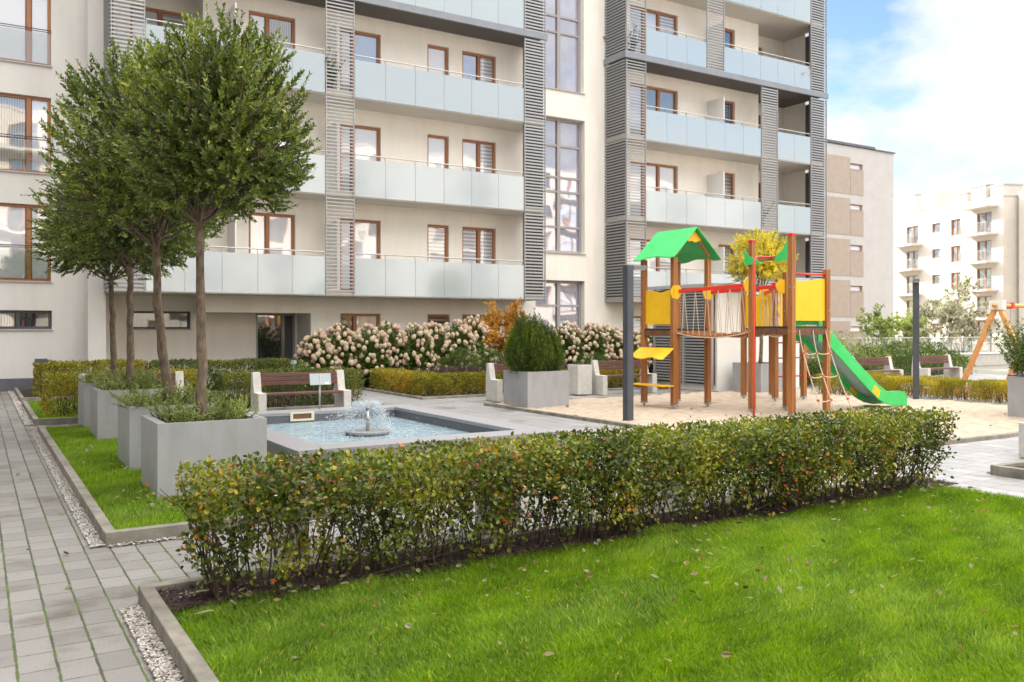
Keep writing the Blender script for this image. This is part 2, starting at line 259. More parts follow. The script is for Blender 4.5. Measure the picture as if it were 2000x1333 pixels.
# ------------------------------------------------------------------ builders
def root_of(o):
    while o.parent: o = o.parent
    return o
def link(name, me, parent=None, label=None):
    o = bpy.data.objects.new(name, me); COL.objects.link(o)
    if parent: o.parent = parent
    if label: o['label'] = label
    return o
def tag(o, label, cat, group=None, kind=None):
    o['label'] = label; o['category'] = cat
    if group: o['group'] = group
    if kind: o['kind'] = kind
    return o
def thing(name, label, cat, loc=(0, 0, 0), group=None):
    o = bpy.data.objects.new(name, None); COL.objects.link(o); o.location = loc; o.empty_display_size = .2
    return tag(o, label, cat, group)
def dup(o, parent=None):
    c = o.copy(); COL.objects.link(c); c.parent = parent
    for ch in list(o.children): dup(ch, c)
    return c
def put(o, loc, rz=0, label=None):
    o.location = loc; o.rotation_euler = (0, 0, rz)
    if label: o['label'] = label
    return o
class MB:
    def __init__(s): s.v = []; s.f = []
    def add(s, vs, fs):
        n = len(s.v); s.v += [tuple(v) for v in vs]; s.f += [tuple(i + n for i in f) for f in fs]; return s
    def box(s, x0, x1, y0, y1, z0, z1, M=None):
        vs = [(x, y, z) for z in (z0, z1) for y in (y0, y1) for x in (x0, x1)]
        if M: vs = [M @ Vector(v) for v in vs]
        return s.add(vs, [(0, 2, 3, 1), (4, 5, 7, 6), (0, 1, 5, 4), (1, 3, 7, 5), (3, 2, 6, 7), (2, 0, 4, 6)])
    def beam(s, p0, p1, w, h, up=(0, 0, 1)):
        p0, p1 = Vector(p0), Vector(p1); d = (p1 - p0); Ln = d.length; d.normalize()
        sd = d.cross(Vector(up)); sd = sd.normalized() if sd.length > 1e-4 else Vector((1, 0, 0)); u = sd.cross(d)
        vs = [p + sd * a * w / 2 + u * b * h / 2 for p in (p0, p1) for (a, b) in ((-1, -1), (1, -1), (1, 1), (-1, 1))]
        return s.add(vs, [(0, 3, 2, 1), (4, 5, 6, 7), (0, 1, 5, 4), (1, 2, 6, 5), (2, 3, 7, 6), (3, 0, 4, 7)])
    def tube(s, pts, rs, n=8, caps=True):
        pts = [Vector(p) for p in pts]
        if isinstance(rs, (int, float)): rs = [rs] * len(pts)
        base = len(s.v); a = None
        for i, p in enumerate(pts):
            d = (pts[min(i + 1, len(pts) - 1)] - pts[max(i - 1, 0)]).normalized()
            if a is None: a = d.orthogonal().normalized()
            else: a = (a - d * a.dot(d)).normalized()
            b = d.cross(a)
            for k in range(n):
                t = 2 * math.pi * k / n; s.v.append(tuple(p + (a * math.cos(t) + b * math.sin(t)) * rs[i]))
        for i in range(len(pts) - 1):
            for k in range(n):
                s.f.append((base + i * n + k, base + i * n + (k + 1) % n, base + (i + 1) * n + (k + 1) % n, base + (i + 1) * n + k))
        if caps:
            s.f.append(tuple(base + k for k in reversed(range(n)))); e = base + (len(pts) - 1) * n; s.f.append(tuple(e + k for k in range(n)))
        return s
    def prism(s, poly, thick, fn):
        """poly: 2D outline; fn(u, v, w) -> 3D; thickness runs over w from 0 to thick"""
        n = len(poly); vs = [fn(u, v, 0) for u, v in poly] + [fn(u, v, thick) for u, v in poly]
        return s.add(vs, [tuple(range(n)), tuple(reversed(range(n, 2 * n)))] + [(i, i + n, (i + 1) % n + n, (i + 1) % n) for i in range(n)])
    def build(s, name, m, parent=None, smooth=False, label=None, bevel=0):
        org = root_of(parent).location if parent else Vector((0, 0, 0))
        me = bpy.data.meshes.new(name); me.from_pydata([(v[0] - org.x, v[1] - org.y, v[2] - org.z) for v in s.v], [], s.f); me.update()
        me.materials.append(M[m] if isinstance(m, str) else m)
        if smooth: me.shade_smooth()
        o = link(name, me, parent, label)
        if bevel:
            b = o.modifiers.new('bevel', 'BEVEL'); b.width = bevel; b.segments = 2; b.limit_method = 'ANGLE'
        return o
def npmesh(name, V, F, m, parent=None, rnd=None, smooth=False):
    """numpy mesh; V (n,3), F (m,k); rnd per face"""
    org = root_of(parent).location if parent else Vector((0, 0, 0))
    V = V - np.array([org.x, org.y, org.z])
    me = bpy.data.meshes.new(name); k = F.shape[1]
    me.vertices.add(len(V)); me.vertices.foreach_set('co', V.astype(np.float32).ravel())
    me.loops.add(F.size); me.loops.foreach_set('vertex_index', F.astype(np.int32).ravel())
    me.polygons.add(len(F)); me.polygons.foreach_set('loop_start', np.arange(0, F.size, k, dtype=np.int32))
    me.update(calc_edges=True); me.validate()
    if rnd is not None:
        a = me.attributes.new('rnd', 'FLOAT', 'FACE'); a.data.foreach_set('value', rnd.astype(np.float32))
    if smooth: me.shade_smooth()
    me.materials.append(M[m])
    return link(name, me, parent)
def unit(a): return a / np.maximum(np.linalg.norm(a, axis=1, keepdims=True), 1e-6)
def leaves(name, P, D, Ln, W, m, parent=None, rnd=None, fold=.25, nrm=None, droop=.15):
    """leaf blades: base at P, pointing along D, 2 quads each, folded on the midrib"""
    n = len(P); D = unit(D)
    if nrm is None: nrm = RG.normal(size=(n, 3))
    S = unit(np.cross(D, nrm)); U = np.cross(S, D)
    Ln = np.broadcast_to(np.asarray(Ln, float), (n,))[:, None]; W = np.broadcast_to(np.asarray(W, float), (n,))[:, None]
    f = fold
    q = [P, P + D * Ln * .32 + S * W * .5 + U * W * f, P + D * Ln * .70 + S * W * .38 + U * (W * f * .8 - Ln * droop * .5),
         P + D * Ln - U * Ln * droop, P + D * Ln * .70 - S * W * .38 + U * (W * f * .8 - Ln * droop * .5), P + D * Ln * .32 - S * W * .5 + U * W * f]
    V = np.stack(q, 1).reshape(-1, 3); b = (np.arange(n) * 6)[:, None]
    F = np.concatenate([b + np.array([0, 1, 2, 3]), b + np.array([0, 3, 4, 5])], 0)
    if rnd is None: rnd = RG.random(n)
    return npmesh(name, V, F, m, parent, np.concatenate([rnd, rnd]))
def vnoise(P, s, seed=0):
    """smooth pseudo noise in 0..1 from a few sines"""
    r = np.random.default_rng(seed); o = np.zeros(len(P))
    for k in range(6):
        d = r.normal(size=3); d /= np.linalg.norm(d); o += np.sin((P @ d) * s * (1 + .45 * k) + r.random() * 6.28) / (1 + .3 * k)
    return np.clip(.5 + o / 5.0, 0, 1)
def tubes(name, paths, m, parent=None, n=4):
    b = MB()
    for pts, rs in paths: b.tube(pts, rs, n, caps=False)
    return b.build(name, m, parent, smooth=True)
# ------------------------------------------------------------------ ground, paving, kerbs
def sheet(name, m, x0, x1, y0, y1, z, label=None, kind='structure'):
    o = MB().add([(x0, y0, z), (x1, y0, z), (x1, y1, z), (x0, y1, z)], [(0, 1, 2, 3)]).build(name, m)
    o['kind'] = kind; return o
sheet('ground', 'outer_ground', -900, 900, -900, 900, -.012)
sheet('path', 'paving', -4, .66, -4, 25.4, 0)
sheet('pavement', 'paving', .66, 6.2, -4, 25.9, -.004)
sheet('plaza', 'paving_plain', 6.2, 30, -6, 24.6, -.008)
def kerbs(name, segs, z=.10, w=.08):
    b = MB()
    for (x0, y0, x1, y1) in segs: 
        Lk = max(abs(x1 - x0), abs(y1 - y0)); n = max(1, int(Lk / 1.0))
        for i in range(n):
            a, c = i / n, (i + 1) / n; e = .002 / Lk
            ax, cx = x0 + (x1 - x0) * (a + e), x0 + (x1 - x0) * (c - e); ay, cy = y0 + (y1 - y0) * (a + e), y0 + (y1 - y0) * (c - e)
            if abs(x1 - x0) > abs(y1 - y0): b.box(min(ax, cx), max(ax, cx), y0 - w / 2, y0 + w / 2, -.05, z + random.uniform(-.002, .002))
            else: b.box(x0 - w / 2, x0 + w / 2, min(ay, cy), max(ay, cy), -.05, z + random.uniform(-.002, .002))
    o = b.build(name, 'kerb', bevel=.006); o['kind'] = 'structure'; return o
kerbs('kerb', [(.84, -2, .84, 5.39), (.80, 5.43, 8.3, 5.43)])
kerbs('kerb', [(.84, 7.06, .84, 15.2), (.80, 7.02, 2.75, 7.02)])
kerbs('kerb', [(.84, 16.35, .84, 20.75), (.80, 16.31, 7.0, 16.31)])
kerbs('kerb', [(.84, 21.5, .84, 25.3), (.80, 21.46, 8.2, 21.46)])
kerbs('sand_edging', [(9.0, 7.14, 9.0, 15.62), (8.96, 7.10, 17.9, 7.10), (8.96, 15.66, 15.6, 15.66)], z=.05)
kerbs('sand_edging', [(8.55, 17.75, 8.55, 24.4), (8.5, 17.7, 15.2, 17.7)], z=.05)
kerbs('kerb', [(9.5, 3.2, 9.5, 5.3), (9.46, 5.34, 12.5, 5.34)], z=.10)
sheet('mulch_bed', 'mulch', .88, 8.26, 5.0, 5.39, .066)
sheet('mulch_bed', 'mulch', .88, 8.2, 21.5, 25.3, .04)
sheet('mulch_bed', 'mulch', 8.59, 30, 17.8, 24.6, .03)
sheet('mulch_bed', 'mulch', 9.54, 12.5, 3.2, 5.3, .06)
sheet('mulch_bed', 'mulch', 3.4, 7.0, 16.35, 20.7, .04)
sheet('rubber_surface', 'rubber', 19.7, 27, 7, 13.9, .004)
def lawn_base(name, x0, x1, y0, y1, z, amp=.012):
    nx, ny = max(2, int((x1 - x0) / .12)), max(2, int((y1 - y0) / .12))
    X, Y = np.meshgrid(np.linspace(x0, x1, nx), np.linspace(y0, y1, ny)); P = np.stack([X.ravel(), Y.ravel(), np.zeros(X.size)], 1)
    P[:, 2] = z + (vnoise(P, 3.1, 5) - .5) * 2 * amp
    i = np.arange(nx * ny).reshape(ny, nx); F = np.stack([i[:-1, :-1], i[:-1, 1:], i[1:, 1:], i[1:, :-1]], -1).reshape(-1, 4)
    return P, F, nx, ny
def lawn(x0, x1, y0, y1, z, dens, hb, keep=None, amp=.012, seed=1):
    P, F, _, _ = lawn_base('l', x0, x1, y0, y1, z, amp)
    npmesh('lawn_base', P, F, 'lawn_soil', smooth=True)['kind'] = 'structure'
    n = int((x1 - x0) * (y1 - y0) * dens); rg = np.random.default_rng(seed)
    B = np.stack([rg.uniform(x0, x1, n), rg.uniform(y0, y1, n), np.zeros(n)], 1)
    if keep is not None: B = B[keep(B)]
    n = len(B); B[:, 2] = z + (vnoise(B, 3.1, 5) - .5) * 2 * amp - .004
    cl = vnoise(B, 2.2, 9); cl2 = vnoise(B, 13, 3)
    H = hb * (.50 + .35 * cl + .50 * cl2 + .45 * rg.random(n)); W = rg.uniform(.003, .0065, n) * (1 + 1.6 * (rg.random(n) < .05))
    a = rg.uniform(0, 2 * np.pi, n); lean = rg.normal(0, .35, (n, 2)) + np.stack([np.cos(cl * 9), np.sin(cl * 9)], 1) * .25
    S = np.stack([np.cos(a), np.sin(a), np.zeros(n)], 1) * W[:, None] * .5
    mid = B + np.stack([lean[:, 0] * H * .3, lean[:, 1] * H * .3, H * .55], 1); tip = B + np.stack([lean[:, 0] * H, lean[:, 1] * H, H * .93], 1)
    V = np.stack([B - S, B + S, mid + S * .85, mid - S * .85, tip], 1).reshape(-1, 3); b = (np.arange(n) * 5)[:, None]
    F = np.concatenate([b + np.array([0, 1, 2]), b + np.array([0, 2, 3]), b + np.array([3, 2, 4])], 0)
    r = np.clip(.16 + .20 * cl + .36 * cl2 + .48 * (rg.random(n) - .4), 0, .93); r[rg.random(n) < .02] = 1
    o = npmesh('lawn_grass', V, F, 'grass', rnd=np.tile(r, 3)); tag(o, '', 'grass', kind='stuff'); return o
def cam_near(B, lo, hi): 
    d = .524 * B[:, 0] + .8517 * B[:, 1]; u = (.8517 * B[:, 0] - .524 * B[:, 1]) / np.maximum(d, .1)
    return (d > lo) & (d < hi) & (np.abs(u) < .66)
edge = lambda B: B[:, 1] < 4.97 + .10 * (vnoise(B * np.array([1, 0, 0]), 4, 2)) + .05 * (vnoise(B * np.array([1, 0, 0]), 25, 8))
o = lawn(.88, 8.02, .2, 5.14, .045, 13000, .042, lambda B: cam_near(B, 3.3, 9.5) & edge(B) & (RG.random(len(B)) < np.clip(1.35 - .09 * (.524 * B[:, 0] + .8517 * B[:, 1]), .3, 1)), amp=.016)
o['label'] = 'large bright green lawn in front of the clipped hedge'
o = lawn(.88, 2.7, 7.06, 15.2, .05, 3800, .05, seed=2); o['label'] = 'narrow strip of short grass the tree planters stand on'
o = lawn(.88, 3.3, 16.35, 20.7, .05, 1500, .06, seed=3); o['label'] = 'small square of grass at the foot of the yellowing hedge'
o = lawn(6.02, 6.17, 9.3, 13.2, -.004, 2600, .03, lambda B: vnoise(B * np.array([0, 1, 0]), 5, 4) > .35, amp=.001, seed=4); o['label'] = 'thin line of grass growing in the paving beside the pool'
# sand: gently rippled sheet
X, Y = np.meshgrid(np.linspace(9.04, 17.9, 150), np.linspace(7.14, 15.62, 150)); P = np.stack([X.ravel(), Y.ravel(), np.zeros(X.size)], 1)
P[:, 2] = .032 + .030 * (vnoise(P, 2.3, 21) - .5) + .040 * (vnoise(P, 8, 22) - .5) + .026 * (vnoise(P, 17, 23) - .5)
i = np.arange(150 * 150).reshape(150, 150); F = np.stack([i[:-1, :-1], i[:-1, 1:], i[1:, 1:], i[1:, :-1]], -1).reshape(-1, 4)
npmesh('sand', P, F, 'sand', smooth=True)['kind'] = 'structure'
# pebbles
def pebbles(x0, x1, y0, y1, n, z, label, s0=.004, s1=.009, seed=0):
    rg = np.random.default_rng(seed)
    t = (1 + 5 ** .5) / 2
    iv = np.array([(-1, t, 0), (1, t, 0), (-1, -t, 0), (1, -t, 0), (0, -1, t), (0, 1, t), (0, -1, -t), (0, 1, -t), (t, 0, -1), (t, 0, 1), (-t, 0, -1), (-t, 0, 1)]) / 1.9
    fi = np.array([(0, 11, 5), (0, 5, 1), (0, 1, 7), (0, 7, 10), (0, 10, 11), (1, 5, 9), (5, 11, 4), (11, 10, 2), (10, 7, 6), (7, 1, 8), (3, 9, 4), (3, 4, 2), (3, 2, 6), (3, 6, 8), (3, 8, 9), (4, 9, 5), (2, 4, 11), (6, 2, 10), (8, 6, 7), (9, 8, 1)])
    C = np.stack([rg.uniform(x0, x1, n), rg.uniform(y0, y1, n), z + rg.uniform(0, .012, n)], 1)
    Sx = rg.uniform(s0, s1, (n, 3)) * np.array([1.2, 1, .7]); a = rg.uniform(0, 6.28, n); ca, sa = np.cos(a), np.sin(a)
    V = iv[None] * Sx[:, None] * (1 + rg.normal(0, .10, (n, 12, 1)))
    V = np.stack([V[..., 0] * ca[:, None] - V[..., 1] * sa[:, None], V[..., 0] * sa[:, None] + V[..., 1] * ca[:, None], V[..., 2]], -1) + C[:, None]
    F = (fi[None] + (np.arange(n) * 12)[:, None, None]).reshape(-1, 3)
    o = npmesh('pebble_strip', V.reshape(-1, 3), F, 'pebbles', rnd=np.repeat(np.clip(rg.normal(.60, .32, n), 0, 1), 20), smooth=True)
    return tag(o, label, 'pebbles', kind='stuff')
pebbles(.69, .80, 3.0, 5.36, 4600, .004, 'white pebble strip along the kerb of the large front lawn', seed=1)
pebbles(.70, .80, 6.98, 15.4, 8500, .004, 'long pebble strip beside the kerb of the planter lawn', seed=2)
pebbles(.67, .80, 16.3, 25.3, 2600, .004, 'far pebble strip beside the small grass square', .008, .015, seed=3)
pebbles(.82, 2.6, 6.93, 6.98, 700, .004, 'thin line of white pebbles at the near end kerb of the planter lawn', seed=4)
pebbles(.90, 1.6, 5.20, 5.38, 500, .048, 'dark and white pebbles inside the corner of the hedge bed', .008, .017, seed=5)
pebbles(9.5, 12, 5.38, 5.46, 900, -.004, 'white pebbles along the small kerbed bed at the right edge', seed=6)
# wood chips and litter under the front hedge
n = 5200; P = np.stack([RG.uniform(.9, 8.2, n), RG.uniform(4.94, 5.38, n), np.full(n, .068) + RG.uniform(0, .02, n)], 1)
D = RG.normal(size=(n, 3)) * np.array([1, 1, .22])
o = leaves('wood_chips', P, D, RG.uniform(.02, .06, n), RG.uniform(.006, .016, n), 'leaf_purple', rnd=RG.random(n) * .8, nrm=np.tile([0, 0, 1.], (n, 1)), droop=0); tag(o, 'dark bark mulch under the front hedge', 'bark mulch', kind='stuff')

# ------------------------------------------------------------------ the main apartment building
BA = thing('apartment_building', 'long cream apartment block with frosted glass balconies and grey louvre screens', 'building', (0, 24.65, 0))
def wall(name, m, x0, x1, z0, z1, Y, holes=(), dep=.16, parent=None, axis='x'):
    """front wall with window openings and their reveals"""
    xs = sorted({x0, x1, *[h[0] for h in holes], *[h[1] for h in holes]}); zs = sorted({z0, z1, *[h[2] for h in holes], *[h[3] for h in holes]})
    b = MB(); T = (lambda x, y, z: (x, y, z)) if axis == 'x' else (lambda x, y, z: (y, x, z))
    for a, c in zip(xs, xs[1:]):
        for d, e in zip(zs, zs[1:]):
            if any(h[0] <= (a + c) / 2 <= h[1] and h[2] <= (d + e) / 2 <= h[3] for h in holes): continue
            b.add([T(a, Y, d), T(c, Y, d), T(c, Y, e), T(a, Y, e)], [(0, 1, 2, 3)])
    for (a, c, d, e) in holes:
        q = Y + dep
        b.add([T(a, Y, d), T(a, q, d), T(a, q, e), T(a, Y, e)], [(0, 1, 2, 3)]); b.add([T(c, Y, d), T(c, Y, e), T(c, q, e), T(c, q, d)], [(0, 1, 2, 3)])
        b.add([T(a, Y, e), T(a, q, e), T(c, q, e), T(c, Y, e)], [(0, 1, 2, 3)]); b.add([T(a, Y, d), T(c, Y, d), T(c, q, d), T(a, q, d)], [(0, 1, 2, 3)])
    return b.build(name, m, parent)
def window(parent, h, Y, panes=('pane_white',), splits=(), fm='wood_frame', fw=.075, sill=True, dep=.16, hsplits=(), sashes=True):
    """window frame with one pane per light; h = (x0,x1,z0,z1); splits are x of mullions"""
    x0, x1, z0, z1 = h; y0, y1 = Y + dep - .075, Y + dep
    b = MB(); b.box(x0, x1, y0, y1, z1 - fw, z1).box(x0, x1, y0, y1, z0, z0 + fw).box(x0, x0 + fw, y0, y1, z0 + fw, z1 - fw).box(x1 - fw, x1, y0, y1, z0 + fw, z1 - fw)
    for sp in splits: b.box(sp - fw * .75, sp + fw * .75, y0 - .006, y1, z0 + fw, z1 - fw)
    for hz in hsplits: b.box(x0 + fw, x1 - fw, y0 + .004, y1, hz - fw * .4, hz + fw * .4)
    o = b.build('window', fm, parent)
    e = [x0, *splits, x1]
    for k in range(len(e) - 1):
        MB().add([(e[k] + fw, y1 - .02, z0 + fw), (e[k + 1] - fw, y1 - .02, z0 + fw), (e[k + 1] - fw, y1 - .02, z1 - fw), (e[k] + fw, y1 - .02, z1 - fw)], [(0, 1, 2, 3)]).build('pane', panes[k % len(panes)], o)
    if sill: MB().box(x0 - .03, x1 + .03, Y - .05, Y + dep - .08, z0 - .03, z0 - .002).build('sill', 'sill', o)
    return o
PF, HF = 2.83, 2.5            # storey height, underside of the first slab
F_, R__, BP = 24.65, 25.9, 23.5
def zf(k): return HF + PF * k + .16
TOP = HF + PF * 6
# wing 1 front wall (plane F) and its windows
wins = []
def add_w(x0, x1, z0, z1, panes, splits, **kw): wins.append(((x0, x1, z0, z1), panes, splits, kw))
add_w(9.19, 10.47, 1.0, 2.04, ('pane_dark', 'pane_white'), (9.68,)); add_w(12.05, 12.83, 1.0, 2.04, ('pane_stripe_dark',), ()); add_w(13.29, 14.55, 1.0, 2.04, ('pane_stripe_dark', 'pane_dark'), (13.95,))
pan = {0: ('pane_white', 'pane_white', 'pane_stripe', 'pane_stripe'), 1: ('pane_white', 'pane_white', 'pane_white', 'pane_white'), 2: ('pane_curtain', 'pane_blue', 'pane_white', 'pane_blue')}
for k in range(6):
    z0, z1 = zf(k) + .03, zf(k) + 2.20; q = pan.get(k, pan[1])
    add_w(6.5, 7.83, z0, z1, ('pane_white', q[0] if k != 1 else 'pane_white'), (7.05,), sill=False)
    add_w(9.18, 10.48, z0, z1, ('pane_stripe' if k else 'pane_white', q[1]), (9.62,), sill=False)
    add_w(12.05, 12.81, z0, z1, (q[2],), (), sill=False)
    add_w(13.29, 14.55, z0, z1, (q[3], 'pane_stripe'), (13.95,), sill=False)
w1 = [w for w in wins]
wall('facade_wall', 'stucco', 5.31, 16.1, 2.03, TOP, F_, [w[0] for w in w1 if w[0][2] > 2.0], parent=BA)
wall('facade_wall', 'stucco', 8.29, 16.1, 0, 2.03 - .0, F_, [(w[0][0], w[0][1], w[0][2], 2.03) for w in w1 if w[0][2] < 2.0], parent=BA)
for h, p, s, kw in w1:
    if h[2] < 2: h = (h[0], h[1], h[2], 2.03)
    window(BA, h, F_, p, s, **kw)
# pier at the left, recessed part behind the planters with the entrance
MB().box(2.43, 2.85, F_, 27, 0, TOP).build('pier', 'stucco_grey', BA)
rw = [((3.61, 5.19, 1.57, 2.07), ('pane_low', 'pane_low'), (4.4,), dict(fm='anthracite', fw=.06)) ]
for k in range(6): rw.append(((3.6, 5.2, zf(k) + .03, zf(k) + 2.2), ('pane_white', 'pane_stripe'), (4.4,), dict(sill=False)))
wall('recessed_wall', 'stucco', 2.85, 5.31, 0, TOP, R__, [w[0] for w in rw], parent=BA)
for h, p, s, kw in rw: window(BA, h, R__, p, s, **kw)
wall('recessed_wall', 'stucco', 5.31, 8.29, 0, 2.03, R__, [(7.04, 8.22, .02, 2.03)], dep=.1, parent=BA)
MB().add([(5.31, F_, 2.03), (8.29, F_, 2.03), (8.29, R__, 2.03), (5.31, R__, 2.03)], [(0, 3, 2, 1)]).build('porch_soffit', 'stucco', BA)
MB().box(8.29, 8.33, F_ + .01, R__, 0, 2.029).build('porch_reveal', 'stucco_grey', BA)
MB().box(5.27, 5.31, F_ + .003, R__, 2.034, TOP).build('wall_return', 'stucco', BA)
d = window(BA, (7.04, 8.22, .02, 2.03), R__, ('pane_dark', 'dark_panel'), (7.86,), fm='grey_frame', sill=False, dep=.1, fw=.06); d.name = 'entrance_door'
MB().box(7.84, 7.88, R__ - .06, R__ - .03, .7, 1.3).build('handle', 'steel', d)
# left block
lw = []
for k in range(6): lw.append(((-.22, 1.64, 2.8 + 2.78 * k, 4.76 + 2.78 * k), ('pane_white', 'pane_white') if k % 2 == 0 else ('pane_curtain', 'pane_white'), (1.14,), {}))
for k in range(6): lw.append(((-4.2, -2.4, 2.8 + 2.78 * k, 4.76 + 2.78 * k), ('pane_white',), (-3,), {}))
lw.append(((-1.5, 1.66, 1.57, 2.05), ('pane_curtain', 'pane_low'), (.9,), dict(fm='anthracite', fw=.07)))
wall('side_wing_wall', 'stucco_grey', -9, 2.43, .32, TOP, 25.4, [w[0] for w in lw], parent=BA)
MB().box(-9, 2.43, 25.385, 25.6, 0, .32).build('plinth', 'plinth', BA)
for h, p, s, kw in lw:
    w = window(BA, h, 25.4, p, s, **kw)
    if h[3] - h[2] > 1:
        zr = h[2] + .90
        MB().tube([(h[0], 25.36, zr), (h[1], 25.36, zr)], .012, 6).tube([(h[0], 25.36, zr - .05), (h[1], 25.36, zr - .05)], .009, 6).build('guard_rail', 'anthracite', w, smooth=True)
        MB().box(h[0] + .02, h[1] - .02, 25.40, 25.41, h[2] + .03, zr - .08).build('guard_glass', 'clear_glass', w)
# stair tower glazing between the wings
sw = [(16.1, 18.15, .45, 3.24), (16.1, 18.16, 4.19, 8.85), (16.1, 18.12, 9.80, 14.5), (16.1, 18.12, 15.4, 18.6)]
wall('stair_wall', 'stucco', 16.1, 19.3, 0, TOP, F_, sw, dep=.28, parent=BA)
hs = [(2.37, 1.2), (7.91, 6.82, 6.32, 5.1), (12.4, 11.84, 13.5), (16.5,)]
for h, z in zip(sw, hs): window(BA, h, F_, ('pane_stair', 'pane_stair'), (17.19,), fm='grey_frame', fw=.09, dep=.28, hsplits=z)
# wing 2 wall
w2 = []
for k in range(-1, 6):
    z0, z1 = (zf(k) + .03, zf(k) + 2.20) if k >= 0 else (1.0, 2.03)
    w2.append(((20.2, 22.5, z0, z1), (('pane_stripe', 'pane_white', 'pane_stripe'), ('pane_stripe', 'pane_white', 'pane_white'), ('pane_stripe', 'pane_curtain', 'pane_curtain'))[k % 3] if k >= 0 else ('pane_stripe_dark', 'pane_stripe_dark', 'pane_dark'), (20.9, 21.62), dict(sill=False)))
    w2.append(((24.6, 25.5, z0, z1), ('pane_stripe_dark' if k < 2 else 'pane_dark',), (), dict(sill=False)))
wall('facade_wall', 'stucco', 19.3, 26.81, 0, TOP, F_, [w[0] for w in w2], parent=BA)
for h, p, s, kw in w2: window(BA, h, F_, p, s, **kw)
w3 = [((27.0, 28.1, zf(k) + .03, zf(k) + 2.2), ('pane_stripe_dark',), (), dict(sill=False)) for k in range(6)]
wall('loggia_wall', 'stucco', 26.81, 29.36, 0, TOP, 25.6, [w[0] for w in w3], parent=BA)
for h, p, s, kw in w3: window(BA, h, 25.6, p, s, **kw)
MB().add([(26.81, F_, 0), (26.81, 25.6, 0), (26.81, 25.6, TOP), (26.81, F_, TOP)], [(0, 1, 2, 3)]).build('loggia_return', 'stucco', BA)
MB().box(29.36, 29.5, 24.45, 36, 0, TOP).build('end_wall', 'stucco', BA)
for k in range(6): MB().box(29.37, 29.43, 23.62, 24.44, zf(k), zf(k) + 2.55).build('loggia_screen', 'dark_panel', BA)
MB().box(-9, 29.36, 35.8, 36, 0, TOP).box(-9, -8.9, 25.6, 35.8, 0, TOP).build('rear_wall', 'stucco_grey', BA)
MB().box(-9.1, 29.6, 24.5, 36.1, TOP, TOP + .5).build('roof', 'plinth', BA)
# balconies: slab + frosted panels + rail; beam and dark soffit on the storey of the steel band
def balcony(x0, x1, k, n, yback=F_):
    zb = HF + PF * k; band = (k == 3)
    s = MB().box(x0, x1, BP + .03, yback - .003, zb, zb + .15).build('balcony', 'soffit' if not band else 'dark_soffit', BA)
    w = (x1 - x0) / n
    for i in range(n):
        MB().box(x0 + i * w + .005, x0 + (i + 1) * w - .005, BP - .004, BP + .012, zb + .03, zb + 1.10).build('glass_panel', 'frosted', s, bevel=0)
    b = MB().tube([(x0 + .01, BP + .02, zb + 1.23), (x1 - .01, BP + .02, zb + 1.23)], .018, 8)
    for i in range(n + 1):
        xx = min(max(x0 + i * w, x0 + .02), x1 - .02); b.box(xx - .008, xx + .008, BP + .015, BP + .05, zb + .02, zb + 1.22)
    b.build('handrail', 'rail', s)
    return s
SEC = []
for k in range(6):
    SEC += [(3.63, 8.31, k, 5, None), (9.19, 14.9, k, 6, None)]
    SEC += [(19.97, 25.7, k, 6, None), (26.64, 28.54, k, 2, None)] if k < 3 else [(19.97, 22.85, k, 3, None), (23.76, 28.54, k, 5, None)]
for (x0, x1, k, n, _) in SEC: balcony(x0, x1, k, n)
for k in range(6):   # deeper slab parts behind the screens and in the recesses
    zb = HF + PF * k; mt = 'soffit' if k != 3 else 'dark_soffit'
    MB().box(2.86, 5.30, F_, R__ - .003, zb, zb + .15).build('floor_slab', mt, BA); MB().box(26.82, 29.35, F_, 25.597, zb, zb + .15).build('floor_slab', mt, BA)
    for (a, c) in ((2.86, 3.63), (8.31, 9.19), (14.9, 15.7), (19.1, 19.97), (28.54, 29.36)) + (((25.7, 26.64),) if k < 3 else ((22.85, 23.76),)): MB().box(a + .001, c - .001, BP + .06, F_ - .003, zb + .002, zb + .148).build('floor_slab', mt, BA)
def louvre(x0, x1, z0, z1, y=BP, back=False, side=False, pitch=.10, th=.032, dp=.05):
    """screen of horizontal slats in a thin frame; side: the return that runs back to the wall at x0"""
    b = MB(); n = int((z1 - z0) / pitch)
    for i in range(n):
        z = z0 + (i + .5) * (z1 - z0) / n
        if not side: b.beam((x0 + .02, y, z), (x1 - .02, y, z), dp * .5, th + .018)
        else: b.beam((x0, y + .03, z), (x0, x1, z), dp * .5, th + .012)
    if not side: b.box(x0, x0 + .02, y - .03, y + .03, z0, z1).box(x1 - .02, x1, y - .03, y + .03, z0, z1)
    o = b.build('louvre_screen', 'slat', BA)
    if back:
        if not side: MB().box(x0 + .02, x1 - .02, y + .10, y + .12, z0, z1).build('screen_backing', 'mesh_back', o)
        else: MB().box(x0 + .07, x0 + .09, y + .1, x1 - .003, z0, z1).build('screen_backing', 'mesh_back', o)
for k in range(6):
    z0, z1 = HF + PF * k + (0 if k != 3 else .12), HF + PF * (k + 1) - .03 - (.07 if k == 2 else 0)
    louvre(2.82, 3.61, z0, z1); louvre(2.80, F_ - .003, z0, z1, side=True, back=True)
    louvre(8.33, 9.17, z0, z1, th=.018); louvre(14.92, 15.73, z0, z1, back=True)
    louvre(19.08, 19.95, z0, z1, th=.016); louvre(19.04, F_ - .003, z0, z1, side=True, back=True)
    if k < 3: louvre(25.72, 26.62, z0, z1)
    else: louvre(22.87, 23.74, z0, z1, th=.016)
    louvre(28.56, 29.5, z0, z1, back=True)
zb = HF + PF * 3
MB().box(2.76, 15.78, BP - .06, BP + .028, zb - .06, zb + .15).box(19.0, 29.56, BP - .06, BP + .028, zb - .06, zb + .15).box(18.98, 19.02, BP + .03, F_, zb - .06, zb + .15).build('steel_band', 'beam', BA)
